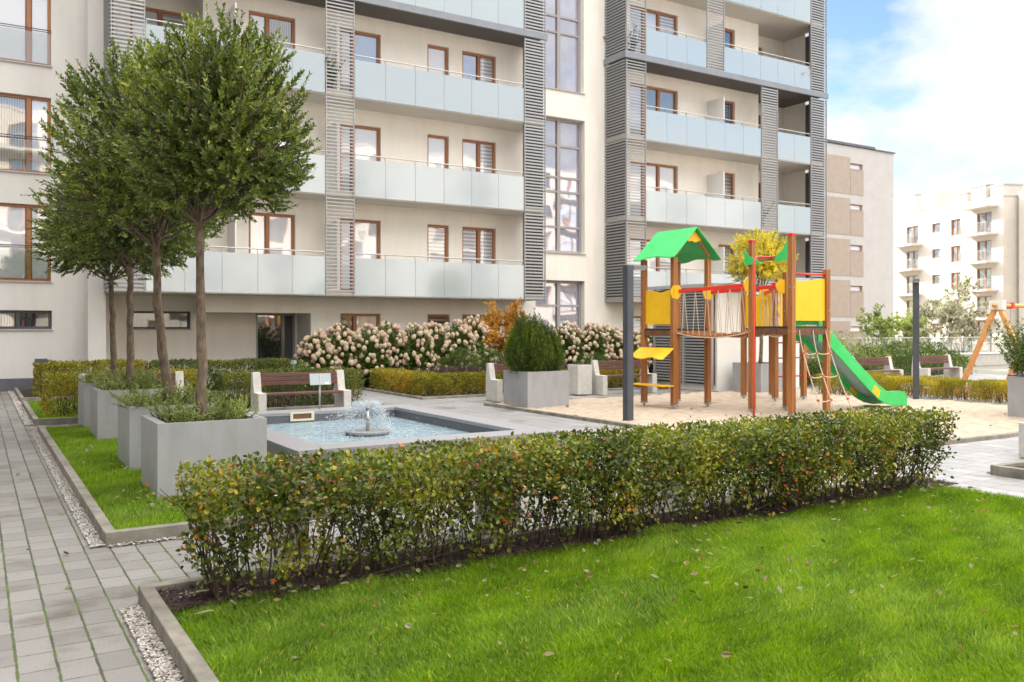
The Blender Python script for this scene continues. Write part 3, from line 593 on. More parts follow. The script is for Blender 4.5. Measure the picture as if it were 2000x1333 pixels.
# frosted dividers between flats
for k in range(6):
    z0 = zf(k)
    for xx in (8.75, 23.98): MB().box(xx, xx + .04, 23.75, F_ - .03, z0 + .08, z0 + 2.0).build('balcony_divider', 'white_paint', BA)
    MB().box(5.9, 5.94, 23.75, F_ - .03, z0 + .08, z0 + 2.0).build('balcony_divider', 'white_paint', BA)
# flues / cable on the facade
MB().box(18.95, 19.05, F_ - .14, F_ - .002, 11.9, 11.96).build('overflow_pipe', 'rail', BA)

# side building with beige panels
BB = thing('side_building', 'white block with stacked beige panels and tiny windows beyond the louvred corner', 'building', (54, 40.4, 0))
bw = [(53.3, 54.7, 13.0 - 2.93 * k, 13.43 - 2.93 * k) for k in range(5)]
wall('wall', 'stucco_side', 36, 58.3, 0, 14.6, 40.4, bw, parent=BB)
MB().add([(58.3, 40.4, 0), (58.3, 52, 0), (58.3, 52, 14.6), (58.3, 40.4, 14.6)], [(0, 1, 2, 3)]).add([(36, 40.4, 0), (36, 40.4, 14.6), (36, 52, 14.6), (36, 52, 0)], [(0, 1, 2, 3)]).add([(36, 52, 0), (36, 52, 14.6), (58.3, 52, 14.6), (58.3, 52, 0)], [(0, 1, 2, 3)]).build('side_wall', 'stucco_grey', BB)
MB().box(35.9, 56.0, 40.3, 52, 14.64, 14.82).box(56.001, 58.4, 40.3, 52, 14.602, 14.68).build('parapet_cap', 'plinth', BB)
for k in range(5):
    z1 = 13.8 - 2.93 * k; z0 = z1 - 2.62
    b = MB().box(48, 53.27, 40.37, 40.398, z0, z1).box(53.30, 54.75, 40.37, 40.398, z0, 12.97 - 2.93 * k)
    b.build('beige_panel', 'beige_panel', BB); h = bw[k]; window(BB, h, 40.4, ('pane_white',), (), fm='wood_frame', fw=.07, dep=.2)

# generic distant block in local coordinates: front towards -y, x along the facade
def block(name, label, W, Dp, H, holes, balc, wm, pm, split=True, rail_m='rail_glass', group=None):
    root = thing(name, label, 'building', (0, 0, 0), group)
    wall('wall', wm, 0, W, 0, H, 0, [h[:4] for h in holes], dep=.2, parent=root)
    MB().add([(0, 0, 0), (0, Dp, 0), (0, Dp, H), (0, 0, H)], [(0, 3, 2, 1)]).add([(W, 0, 0), (W, Dp, 0), (W, Dp, H), (W, 0, H)], [(0, 1, 2, 3)]).add([(0, Dp, 0), (0, Dp, H), (W, Dp, H), (W, Dp, 0)], [(0, 1, 2, 3)]).build('side_wall', wm, root)
    MB().box(-.05, W + .05, -.05, Dp, H, H + .12).build('roof', 'sill', root)
    for i, h in enumerate(holes):
        ww = h[1] - h[0]; window(root, h[:4], 0, (pm[i % len(pm)], pm[(i * 7 + 3) % len(pm)]), ((h[0] + h[1]) / 2,) if ww > 1.5 else (), fm='wood_frame', fw=.1, dep=.2)
    for (x0, x1, z, canopy) in balc:
        s = MB().box(x0, x1, -1.35, -.003, z - .2, z).build('balcony' if not canopy else 'canopy', wm, root)
        if not canopy:
            b = MB().box(x0, x1, -1.35, -1.31, z + 1.0, z + 1.05).box(x0, x0 + .04, -1.31, -.01, z + 1.0, z + 1.05).box(x1 - .04, x1, -1.31, -.01, z + 1.0, z + 1.05)
            nb = int((x1 - x0) / .14)
            for i in range(nb + 1): xx = x0 + .02 + (x1 - x0 - .04) * i / nb; b.box(xx - .008, xx + .008, -1.34, -1.32, z, z + 1.0)
            for i in range(9): yy = -1.3 + i * .15; b.box(x0 + .01, x0 + .025, yy - .008, yy + .008, z, z + 1.0).box(x1 - .025, x1 - .01, yy - .008, yy + .008, z, z + 1.0)
            b.build('railing', 'rail', s)
    return root
holes, balc = [], []
Wf = 26
for k in range(5):
    z = 11.2 - 2.85 * k
    if z < 0: z = .1
    for (t0, t1, a, b_) in ((1.6, 3.75, .05, 2.2), (6.2, 7.75, .35, 2.05), (9.5, 10.9, 1.0, 2.0), (13.3, 15.5, .05, 2.15), (19, 21.2, .05, 2.15)):
        holes.append((Wf - t1, Wf - t0, z + a, z + b_))
    balc.append((Wf - 4.6, Wf - .7, z, False)); balc.append((Wf - 17.0, Wf - 12.6, z, False))
balc.append((Wf - 4.6, Wf - .7, 14.0, True))
FB = block('sunlit_apartment_block', 'bright sunlit white apartment block with balconies in the right background', Wf, 12, 14.7, holes, balc, 'stucco_far', ['pane_far'])
for (a, c, d, h_) in ((Wf - 2.6, Wf - .8, .7, 16.0), (Wf - 5.2, Wf - 3.1, .5, 16.3), (Wf - 8.2, Wf - 5.9, .5, 15.9)):
    q = MB().box(a, c, d, d + 2.2, 14.83, h_).build('chimney', 'stucco_far', FB); MB().box(a - .1, c + .1, d - .1, d + 2.3, h_ + .003, h_ + .12).build('chimney_cap', 'sill', q)
q = MB().box(0, Wf - 15.6, 1.2, 11, 14.83, 17.2).build('penthouse', 'stucco_far', FB); MB().box(-.1, Wf - 15.5, 1.1, 11, 17.203, 17.32).build('penthouse_roof', 'sill', q)
MB().box(Wf - 13.6, Wf - 10.9, .6, 8, 14.83, 16.9).build('stair_head', 'stucco_far', FB)
MB().box(Wf - 15.55, Wf - 13.65, .05, .08, 14.83, 15.8).build('terrace_glass', 'rail_glass', FB)
ang = math.atan2(-.944, -.374); e = Vector((-.374, -.944, 0)) ; c0 = Vector((86.7, 47.7, 0))
FB.location = c0 - e * Wf; FB.rotation_euler = (0, 0, ang)
holes2 = [(a, a + 1.7, 11.5 - 2.85 * k, 13.1 - 2.85 * k) for k in range(5) for a in (2.2, 6.5, 11, 15)]
SB = block('sunlit_side_block', 'slice of another sunlit white block at the right edge of the picture', 20, 12, 15.0, holes2, [], 'stucco_far', ['pane_far'])
SB.location = c0 + Vector((.944, -.374, 0)) * 1.4; SB.rotation_euler = (0, 0, ang)
# block across the courtyard, behind the camera: it shows in the glass
holes3, balc3 = [], []
for k in range(6):
    for j in range(15):
        x = 2 + j * 6; z = .3 + 2.85 * k
        holes3 += [(x, x + 2.0, z + .05, z + 2.2), (x + 3.4, x + 4.6, z + .8, z + 2.2)]
        if j % 2 == 0 and k: balc3.append((x - .5, x + 3.0, z, False))
OB = block('opposite_apartment_block', 'sunlit cream apartment block across the courtyard, seen only as a reflection in the stair windows', 92, 12, 17.5, holes3, balc3, 'stucco_far', ['pane_dark', 'pane_curtain', 'pane_white'])
OB.location = (78, -22, 0); OB.rotation_euler = (0, 0, math.pi)

# wing closing the courtyard on the left, just outside the picture: it keeps the sky off everything's left side
holes4 = [(a, a + 1.8, .3 + 2.83 * k + .1, .3 + 2.83 * k + 2.2) for k in range(6) for a in (2, 7, 12, 17, 22, 27, 32)]
LB = block('left_courtyard_wing', 'grey rendered wing along the left side of the path, just outside the picture', 36, 10, TOP, holes4, [], 'stucco_grey', ['pane_dark', 'pane_curtain'])
LB.location = (-4.6, -11, 0); LB.rotation_euler = (0, 0, math.pi / 2)

# white utility hut with louvred side, terrace parapet with glass
HU = thing('utility_hut', 'white rendered utility hut with grey louvred side behind the climbing frame', 'hut', (17, 17, 0))
MB().box(15.78, 18.8, 15.85, 18.2, 0, 2.5).build('wall', 'white_paint', HU)
b = MB()
for i in range(31): z = .24 + i * .075; b.beam((15.66, 15.95, z), (15.66, 18.05, z), .03, .038)
lv = b.box(15.63, 15.70, 15.90, 15.95, .15, 2.62).box(15.63, 15.70, 18.05, 18.1, .15, 2.62).box(15.63, 15.70, 16.9, 16.96, .17, 2.6).build('louvre_panel', 'slat', HU)
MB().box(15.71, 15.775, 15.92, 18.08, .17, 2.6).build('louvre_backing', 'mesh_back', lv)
MB().box(15.60, 18.9, 15.8, 18.3, 2.63, 2.72).build('roof', 'sill', HU)
PW = thing('terrace_parapet', 'low concrete terrace wall with clear glass railing beyond the benches', 'parapet', (30, 21, 0))
MB().box(24, 44, 21, 21.2, 0, .5).build('wall', 'concrete', PW); MB().box(23.95, 44, 20.95, 21.25, .5, .55).build('coping', 'white_paint', PW)
b = MB(); 
for i in range(14): b.box(24.1 + i * 1.45, 24.14 + i * 1.45, 21.08, 21.12, .55, 1.2)
b.tube([(24, 21.1, 1.2), (44, 21.1, 1.2)], .02, 6).build('railing', 'rail', PW); MB().box(24.1, 44, 21.135, 21.145, .62, 1.15).build('railing_glass', 'clear_glass', PW)
# ------------------------------------------------------------------ planters with trees
def planter(label, x, y, w=.98, d=.92, h=.74, group='grey square planters'):
    t = thing('planter', label, 'planter', (x, y, 0), group)
    b = MB(); k = .035
    b.box(x - w/2, x + w/2, y - d/2, y - d/2 + k, 0, h).box(x - w/2, x + w/2, y + d/2 - k, y + d/2, 0, h)
    b.box(x - w/2, x - w/2 + k, y - d/2 + k, y + d/2 - k, 0, h).box(x + w/2 - k, x + w/2, y - d/2 + k, y + d/2 - k, 0, h)
    b.build('box', 'planter', t)
    r = .05   # inner lip
    MB().box(x - w/2 + k, x + w/2 - k, y - d/2 + k, y - d/2 + r + k, h - .03, h - .004).box(x - w/2 + k, x + w/2 - k, y + d/2 - r - k, y + d/2 - k, h - .03, h - .004).box(x - w/2 + k, x - w/2 + r + k, y - d/2 + r + k, y + d/2 - r - k, h - .03, h - .004).box(x + w/2 - r - k, x + w/2 - k, y - d/2 + r + k, y + d/2 - r - k, h - .03, h - .004).build('lip', 'planter', t)
    MB().box(x - w/2 + k, x + w/2 - k, y - d/2 + k, y + d/2 - k, .1, h - .045).build('soil', 'soil', t)
    return t
def curve(p0, p1, bend=(0, 0, 0), n=6, jit=0):
    p0, p1, bend = Vector(p0), Vector(p1), Vector(bend); o = []
    for i in range(n):
        t = i / (n - 1); p = p0.lerp(p1, t) + bend * (4 * t * (1 - t))
        if 0 < i < n - 1 and jit: p += Vector((random.gauss(0, jit), random.gauss(0, jit), random.gauss(0, jit)))
        o.append(p)
    return o
def crown_tree(label, x, y, z0, fork, c, r, rz, ntw, nleaf, tr=.055, lean=(0, 0), seed=1, mleaf='leaf_tree', ls=.064, group='round-headed trees in the planters', name='round_headed_tree', updir=.65, nlimb=18):
    rg = np.random.default_rng(seed); random.seed(seed)
    t = thing(name, label, 'tree', (x, y, z0), group)
    fk = Vector((x + lean[0], y + lean[1], fork))
    pts = curve((x, y, z0 - .06), fk, (lean[0] * .3 + .015, -.01, 0), 12, .007); rs = [tr * (1.35 if i == 0 else 1.12 - .035 * i) * (1 + .05 * math.sin(i * 2.1)) for i in range(12)]
    MB().tube(pts, rs, 14, caps=True).build('trunk', 'bark', t, smooth=True)
    C = np.array(c, float); limbs = []; br = []
    for i in range(nlimb):
        a = i * 2.4 + rg.uniform(-.3, .3); el = rg.uniform(-.15, 1.35); d = Vector((math.cos(a) * math.cos(el), math.sin(a) * math.cos(el), math.sin(el)))
        e = Vector(C) + Vector((d.x * r * .72, d.y * r * .72, d.z * rz * .78)); b0 = fk - Vector((0, 0, rg.uniform(0, .12)))
        pts = curve(b0, e, (d.x * .12, d.y * .12, -.10 * r), 8, .012); br.append((pts, [.25 * tr * (1 - .11 * k) + .002 for k in range(8)])); limbs.append(pts)
        for j in range(3):
            s = pts[3 + j]; dd = (d + Vector(rg.normal(0, .45, 3))).normalized(); e2 = s + dd * r * rg.uniform(.3, .5) + Vector((0, 0, .1))
            p2 = curve(s, e2, (0, 0, -.02), 5, .01); br.append((p2, [.010 * (1 - .18 * k) + .0015 for k in range(5)])); limbs.append(p2)
    tubes('limbs', br, 'bark', t, 5)
    # leafy shoots
    LP = np.array([[*p] for l in limbs for p in l[2:]])
    P, D, NR, LL = [], [], [], []; tw = []
    cl = rg.normal(size=(40, 3))
    for i in range(ntw):
        u = rg.normal(size=3); u /= np.linalg.norm(u)
        if u[2] < -.75: u[2] *= -.6; u /= np.linalg.norm(u)
        if rg.random() < .22: u[2] = rg.uniform(-.85, -.25); u[:2] *= math.sqrt(1 - u[2] ** 2) / np.linalg.norm(u[:2])
        k = rg.uniform(.12, 1.0) ** .52 * (1 + .06 * math.sin(u[0] * 5 + seed) * math.sin(u[1] * 4 + u[2] * 6))
        e = C + u * np.array([r, r, rz]) * k * np.array([1, 1, 1 if u[2] > 0 else .93])
        dr = u * 1.0 + np.array([0, 0, updir]) + rg.normal(0, .28, 3); dr /= np.linalg.norm(dr); Ls = rg.uniform(.16, .34) * (1.3 if rg.random() < .06 else 1)
        s = e - dr * Ls; j = np.argmin(((LP - s) ** 2).sum(1)); q = Vector(LP[j]); tw.append(([q, q.lerp(Vector(s), .6) + Vector((0, 0, -.01)), Vector(s), Vector(e)], [.004, .003, .0022, .0012]))
        n = nleaf; f = np.linspace(.0, 1.0, n) ** .9
        pp = s + (e - s) * f[:, None]; ph = np.arange(n) * 2.4 + rg.uniform(0, 6)
        a1 = np.cross(dr, [.3, .2, 1]); a1 /= np.linalg.norm(a1); a2 = np.cross(dr, a1)
        sd = a1 * np.cos(ph)[:, None] + a2 * np.sin(ph)[:, None]
        P.append(pp); D.append(sd * .62 + dr * .85 + rg.normal(0, .18, (n, 3))); NR.append(np.tile(dr, (n, 1)) + rg.normal(0, .3, (n, 3))); LL.append(ls * (1.15 - .55 * f) * rg.uniform(.75, 1.15, n))
    P, D, NR, LL = map(np.concatenate, (P, D, NR, LL))
    rnd = np.clip(.18 + .5 * vnoise(P, 4.5, seed) + rg.normal(0, .15, len(P)), 0, .95); rnd[rg.random(len(P)) < .012] = 1
    cr = leaves('crown', P, D, LL, LL * .48, mleaf, t, rnd=rnd, nrm=NR, fold=.12, droop=.08)
    o = tubes('twigs', tw, 'twig', cr, 3)
    return t
def tuft_plants(name, label, cat, x0, x1, y0, y1, z, hgt, n, m, parent=None, seed=1, ls=(.02, .04), up=1.2, group=None, sp=.45, aspect=.42, nl=22):
    """loose perennials: upright stems with small leaves all along"""
    rg = np.random.default_rng(seed); t = parent or thing(name, label, cat, ((x0 + x1) / 2, (y0 + y1) / 2, z), group)
    st, P, D = [], [], []
    for i in range(n):
        b = np.array([rg.uniform(x0, x1), rg.uniform(y0, y1), z]); h = hgt * rg.uniform(.5, 1.1)
        d = np.array([rg.normal(0, sp), rg.normal(0, sp), up]); d[:2] += (b[:2] - [(x0 + x1) / 2, (y0 + y1) / 2]) / max(x1 - x0, .1) * .5; d /= np.linalg.norm(d)
        e = b + d * h; st.append(([Vector(b), Vector(b + d * h * .5 + [0, 0, .01]), Vector(e)], [.003, .0025, .001]))
        f = rg.uniform(.15, 1, nl); P.append(b + (e - b) * f[:, None]); D.append(rg.normal(0, .8, (nl, 3)) + d * .6 + [0, 0, .2])
    P, D = np.concatenate(P), np.concatenate(D); Ln = rg.uniform(*ls, len(P))
    leaves('foliage', P, D, Ln, Ln * aspect, m, t, rnd=np.clip(vnoise(P, 5, seed) * .6 + rg.random(len(P)) * .4, 0, 1)); tubes('stems', st, 'twig', t, 3)
    return t
ys = [8.76, 10.66, 13.56, 15.31]
lab = ['nearest grey planter of the row on the grass strip, beside the pool', 'second grey planter from the front in the row on the grass strip', 'third grey planter from the front in the row on the grass strip', 'farthest grey planter of the row on the grass strip']
labp = ['low shrubs and herbs round the trunk in the nearest grass-strip planter', 'bushy herbs spilling over the second planter on the grass strip', 'bushy herbs in the third planter on the grass strip', 'bushy herbs in the farthest planter on the grass strip']
for i, y in enumerate(ys): planter(lab[i], 1.87 + (.03 if i else 0), y)
P_ = 'planting'
tuft_plants('planter_shrub', labp[0], 'plants', 1.50, 1.86, 8.42, 9.1, .69, .21, 75, 'leaf_grey', seed=3, ls=(.018, .034), nl=34)
tuft_plants('planter_shrub', 'yellow-green shrub at the right side of the nearest grass-strip planter', 'plants', 2.0, 2.28, 8.42, 9.1, .69, .25, 55, 'leaf_grey', seed=4, ls=(.018, .036), nl=34)
for i in (1, 2, 3): tuft_plants('planter_shrub', labp[i], 'plants', 1.46, 2.34, ys[i] - .42, ys[i] + .4, .69, .30, 170, 'leaf_grey', seed=6 + i, ls=(.02, .036), nl=30, sp=.8)
crown_tree('nearest round-headed tree, straight trunk, in the front planter', 1.86, 8.74, .69, 2.70, (2.00, 8.72, 3.56), .99, 1.15, 1700, 22, tr=.047, seed=5, lean=(-.03, 0))
crown_tree('second round-headed tree, its trunk leaning left, in the second planter', 1.92, 10.66, .69, 2.60, (1.75, 10.60, 3.62), 1.24, 1.26, 1700, 20, tr=.053, seed=8, lean=(-.17, 0))
crown_tree('third round-headed tree with scarred slim trunk and wide low crown', 1.88, 13.5, .69, 2.55, (1.86, 13.4, 3.22), 1.30, 1.02, 1400, 20, tr=.05, seed=13, lean=(-.02, 0), updir=.25)
crown_tree('farthest round-headed tree of the row with slim straight trunk', 1.88, 15.2, .69, 2.45, (1.86, 15.1, 3.05), 1.25, .98, 1200, 20, tr=.046, seed=21, lean=(-.05, 0), updir=.2)

# ------------------------------------------------------------------ the clipped hedge in front
def front_hedge():
    rg = np.random.default_rng(42); random.seed(42)
    x0, x1, y0, y1, H = 1.02, 7.95, 4.80, 5.46, .81
    t = thing('clipped_hedge', 'long clipped hedge with autumn-tinged leaves and bare dark stems in the foreground', 'hedge', (4.4, 5.1, 0))
    st = []; SP = []
    for i in range(250):
        bx = rg.uniform(x0 + .12, x1 - .25); by = rg.uniform(5.0, 5.30); tp = np.array([bx + rg.normal(0, .12), np.clip(by + rg.normal(0, .15), y0 + .05, y1 - .05), rg.uniform(.55, .76)])
        if rg.random() < .05: tp[0] = x1 - .1
        pts = curve((bx, by, .03), tp, (rg.normal(0, .03), rg.normal(0, .03), 0), 7, .012); r = rg.uniform(.004, .0085)
        st.append((pts, [r * (1 - .1 * k) for k in range(7)]))
        for j in range(5):
            s = pts[rg.integers(1, 6)]; e = s + Vector((rg.normal(0, .12), rg.normal(0, .12), rg.uniform(.06, .24))); e.z = min(e.z, .80); e.y = min(max(e.y, y0), y1)
            st.append((curve(s, e, (0, 0, 0), 4, .01), [r * .5, r * .42, r * .32, r * .2])); SP += [s.lerp(e, q) for q in (.3, .6, .9, 1)]
    # outward-slanting stems at both ends
    for i in range(26):
        a = rg.random() < .5; bx = (x1 - .35) if a else x0 + .15; e = Vector((bx + (1 if a else -1) * rg.uniform(.05, .36 if a else .13), rg.uniform(y0 + .05, y1 - .05), rg.uniform(.3, .7)))
        st.append((curve((bx, rg.uniform(4.95, 5.3), .03), e, (0, 0, -.04), 6, .012), [.006, .005, .004, .003, .0025, .002])); SP += [e] * 4
    tubes('stems', st, 'twig', t, 5)
    SP = np.array([[*p] for p in SP])
    # dense upper mass, biased to the clipped surface, thinner and more open lower down
    n = 88000
    P = np.stack([rg.uniform(x0, x1, n), rg.uniform(y0, y1, n), rg.uniform(.06, H, n)], 1)
    zz = P[:, 2]; dens = np.clip((zz - .12) / .40, .0, 1) ** 1.5
    hole = vnoise(P * np.array([1, .3, 1.0]), 6.5, 77); gap = np.clip((hole - .35) * 5, 0.03, 1)
    dens = np.where(zz < .52, dens * gap, dens * np.clip(gap + .7, 0, 1)) + .02
    ds = np.minimum.reduce([P[:, 1] - y0, y1 - P[:, 1], H - zz, P[:, 0] - x0, x1 - P[:, 0]]); dens *= np.clip(1.15 - ds * 3.3, .25, 1)
    P = P[rg.random(n) < dens]; 
    q = SP[rg.integers(0, len(SP), 15000)] + rg.normal(0, .02, (15000, 3)); q = q[(q[:, 2] > .08)]
    P = np.concatenate([P, q]); n = len(P)
    P[:, 2] += .012 * (vnoise(P * np.array([1, 1, 0]), 4, 12) - .5) * 2 * (P[:, 2] > .5)
    P[:, 1] += .05 * (vnoise(P * np.array([1, 0, 1]), 3.2, 14) - .5)
    cxy = np.stack([np.clip(P[:, 0], x0 + .3, x1 - .3), np.full(n, 5.13), np.full(n, .35)], 1)
    D = unit(P - cxy) * .8 + rg.normal(0, .7, (n, 3)) + np.array([0, 0, .15])
    Ln = rg.uniform(.022, .041, n); NR = rg.normal(0, .7, (n, 3)) + unit(P - cxy) + np.array([0, 0, .5])
    r = .16 + .50 * vnoise(P, 5.5, 31) + rg.normal(0, .16, n); r = np.clip(r, 0, .80)
    au = vnoise(P, 2.6, 90) ** 1.2; hot = rg.random(n) < .035 + .2 * np.clip(au - .38, 0, 1); r[hot] = rg.uniform(.83, 1.0, hot.sum())
    leaves('foliage', P, D, Ln, Ln * rg.uniform(.62, .85, n), 'leaf_hedge', t, rnd=r, nrm=NR, fold=.16, droop=.14)
    return t
front_hedge()

def box_hedge(label, x0, x1, y0, y1, H, n, m, seed, ls=(.025, .05), z0=.05, cat='hedge', name='low_hedge', group=None, rag=.05, soft=.0, spiky=0, core=True):
    """hedge or shrub block: leaves over an uneven block, denser at its surface, dark twigs inside"""
    rg = np.random.default_rng(seed); t = thing(name, label, cat, ((x0 + x1) / 2, (y0 + y1) / 2, 0), group)
    P = np.stack([rg.uniform(x0, x1, n * 3), rg.uniform(y0, y1, n * 3), rg.uniform(z0, H, n * 3)], 1)
    qx, qy = np.abs((P[:, 0] - (x0 + x1) / 2) / (x1 - x0) * 2), np.abs((P[:, 1] - (y0 + y1) / 2) / (y1 - y0) * 2)
    top = H * (1 - soft * np.clip(np.sqrt(qx ** 2 + qy ** 2), 0, 1.3) ** 1.6) + rag * 2 * (vnoise(P * np.array([1, 1, 0]), 5, seed) - .5) + rag * (vnoise(P * np.array([1, 1, 0]), 14, seed + 9) - .5) if soft else H * (1 - 0 * np.clip(np.maximum(np.abs((P[:, 0] - (x0 + x1) / 2) / (x1 - x0) * 2), np.abs((P[:, 1] - (y0 + y1) / 2) / (y1 - y0) * 2)) - .3, 0, 1) ** 1.6) + rag * 2 * (vnoise(P * np.array([1, 1, 0]), 5, seed) - .5)
    kp = P[:, 2] < top; P = P[kp]; top = top[kp]
    ds = np.minimum.reduce([P[:, 1] - y0, y1 - P[:, 1], top - P[:, 2], P[:, 0] - x0, x1 - P[:, 0]])
    P = P[rg.random(len(P)) < np.clip(1.1 - ds * 5, .10, 1) * np.clip(.45 + P[:, 2] / H * 1.6, 0, 1) * np.clip((vnoise(P, 9, seed + 5) - .25) * 4, .15, 1)][:n]; k = len(P)
    P += (vnoise(P, 4, seed + 2)[:, None] - .5) * rag * np.array([1.5, 1.5, 0])
    C = np.stack([np.clip(P[:, 0], x0 + .25, x1 - .25), np.clip(P[:, 1], y0 + .25, y1 - .25), np.full(k, H * .4)], 1)
    D = unit(P - C) + rg.normal(0, .6, (k, 3)) + np.array([0, 0, .3 + spiky]); Ln = rg.uniform(*ls, k)
    r = np.clip(.2 + .55 * vnoise(P, 3.5, seed + 1) + rg.normal(0, .18, k), 0, 1)
    leaves('foliage', P, D, Ln, Ln * (.6 if not spiky else .22), m, t, rnd=r, fold=.15)
    st = []
    for i in range(int(min(260, (x1 - x0) * (y1 - y0) * 60 + 30))):
        b = Vector((rg.uniform(x0 + .08, x1 - .08), rg.uniform(y0 + .08, y1 - .08), z0 - .02)); st.append((curve(b, b + Vector((rg.normal(0, .08), rg.normal(0, .08), H * rg.uniform(.6, .9) * (1 - soft * min(1, max(abs((b.x - (x0 + x1) / 2) / (x1 - x0) * 2), abs((b.y - (y0 + y1) / 2) / (y1 - y0) * 2))) ** 1.6) - z0)), n=4, jit=.01), [.007, .006, .004, .002]))
    tubes('stems', st, 'twig', t, 4)
    return t
box_hedge('green clipped hedge behind the bench at the pool', 3.9, 6.65, 16.45, 17.6, .76, 17000, 'leaf_backhedge', 51)
box_hedge('yellowing leafy hedge on the small grass square, left of the planters', 1.02, 3.6, 16.95, 17.9, .80, 12000, 'leaf_autumn_hedge', 52, rag=.06)
box_hedge('yellow-green hedge end nearest the plinth at the far left', 1.15, 3.4, 22.2, 23.6, .80, 10000, 'leaf_autumn_hedge', 53, ls=(.04, .07), rag=.06)
box_hedge('long dark green hedge in front of the recessed wall', 3.5, 8.0, 22.0, 23.2, .78, 13000, 'leaf_backhedge', 54, ls=(.04, .07))
box_hedge('low rounded juniper mound before the entrance door', 6.0, 7.5, 20.4, 21.6, .82, 8000, 'leaf_green', 55, ls=(.04, .07), soft=.9, name='shrub_mound', cat='shrub')
box_hedge('long low yellow-brown hedge edging the flower bed from pool to hut', 8.7, 15.1, 18.0, 18.75, .53, 26000, 'leaf_autumn_hedge', 56, ls=(.03, .05))
box_hedge('short low yellow-brown hedge running back towards the hydrangeas', 8.7, 9.4, 18.8, 21.2, .53, 9000, 'leaf_autumn_hedge', 57, ls=(.03, .05))
box_hedge('strip of purple-brown low shrubs behind the yellow hedge', 9.5, 15.2, 18.9, 20.3, .60, 16000, 'leaf_purple', 58, ls=(.03, .055), spiky=.4, name='purple_shrubs', cat='shrub', rag=.06)
box_hedge('spreading green juniper mound in the middle of the flower bed', 10.4, 13.4, 20.4, 22.0, 1.22, 20000, 'leaf_green', 59, ls=(.05, .09), soft=.8, spiky=.4, name='juniper_mound', cat='shrub', rag=.12)
box_hedge('green juniper right of the round planter, below the pink hydrangeas', 15.0, 17.0, 20.5, 21.6, .85, 7000, 'leaf_green', 60, ls=(.05, .09), soft=.6, spiky=.4, name='juniper_mound', cat='shrub', rag=.1)
box_hedge('low golden hedge along the right side of the sand', 18.05, 19.1, 8.0, 12.9, .45, 42000, 'leaf_low', 61, ls=(.035, .06), rag=.10, spiky=.2)
box_hedge('low golden hedge at the far side of the sand, behind the slide', 17.0, 19.1, 13.0, 14.0, .50, 16000, 'leaf_low', 62, ls=(.03, .055), rag=.07, spiky=.3)
box_hedge('tall loose grey-green shrubs behind the right benches', 19.0, 24.6, 17.0, 19.4, 1.5, 34000, 'leaf_grey', 63, ls=(.05, .085), rag=.30, spiky=.5, soft=.35, name='shrub_border', cat='shrub')
box_hedge('dark green shrubs right behind the last bench', 23.6, 29.0, 17.0, 19.0, 1.1, 18000, 'leaf_green', 64, ls=(.05, .085), rag=.25, soft=.4, name='shrub_border', cat='shrub')
box_hedge('brown-green low hedge between hut and slide', 18.9, 22.0, 15.9, 16.9, .62, 9000, 'leaf_backhedge', 65, ls=(.04, .07))
box_hedge('dark low shrubs in front of the terrace parapet', 24.5, 33, 19.4, 20.7, .48, 14000, 'leaf_backhedge', 66, ls=(.05, .08), rag=.1)
# yew in the sand planter
planter('grey planter with the dark green conifer at the corner of the sand', 9.66, 14.78)
def yew():
    rg = np.random.default_rng(70); t = thing('conifer_shrub', 'dark green upright conifer bush filling the planter on the sand', 'shrub', (9.66, 14.78, .69))
    P, D, st = [], [], []
    for i in range(760):
        big = rg.random() < .72; cx, cy, R, Hh = (9.50, 14.78, .46, 1.16) if big else (9.96, 14.80, .33, .98)
        a = rg.uniform(0, 6.283); rr = rg.uniform(0, 1) ** .5; out = np.array([math.cos(a), math.sin(a), 0]) * rr * R; b = np.array([cx, cy, .66]) + out * .55; b[0] = min(max(b[0], 9.23), 10.08); b[1] = min(max(b[1], 14.4), 15.15)
        h = Hh * (1 - .42 * rr ** 3) * rg.uniform(.72, 1.08) + (.10 if rg.random() < .12 else 0); e = np.array([cx, cy, .66]) + out * .82 + np.array([rg.normal(0, .03), rg.normal(0, .03), h]); out = out * .6
        st.append(([Vector(b), Vector(b + (e - b) * .5 + out * .25), Vector(e)], [.006, .004, .0015]))
        m = 66; f = rg.uniform(.02, 1, m) ** .8; q = b + (e - b) * f[:, None] + out * (f * (1 - f) * 2.6)[:, None]; P.append(q + rg.normal(0, .035, (m, 3)) * (1.15 - f[:, None])); D.append(rg.normal(0, .55, (m, 3)) + out * 1.2 + [0, 0, .9])
    P, D = np.concatenate(P), np.concatenate(D); Ln = rg.uniform(.028, .055, len(P))
    leaves('foliage', P, D, Ln, Ln * .30, 'leaf_yew', t, rnd=np.clip(.55 * vnoise(P, 6, 71) + .5 * rg.random(len(P)) - .05, 0, 1)); tubes('stems', st, 'twig', t, 3)
yew()
# grey planter with the yellow tree behind the climbing frame
planter('grey planter with the yellow tree, against the white hut', 16.55, 15.15)
crown_tree('small yellow-leaved tree with thin trunk in front of the white hut', 16.55, 15.15, .69, 2.45, (16.5, 15.1, 3.30), .95, .82, 560, 18, tr=.045, seed=33, mleaf='leaf_yellow', ls=.075, group=None, name='yellow_tree', updir=.4, nlimb=14)
planter('large pale grey planter with a fine-leaved shrub at the right edge', 16.15, 8.1, .98, .98, .74)
t = tuft_plants('planter_shrub', 'tall fine-leaved green shrub in the planter at the right edge', 'shrub', 15.72, 16.55, 7.7, 8.5, .69, 1.1, 300, 'leaf_green', seed=81, ls=(.05, .09), nl=40, sp=.35, aspect=.25)
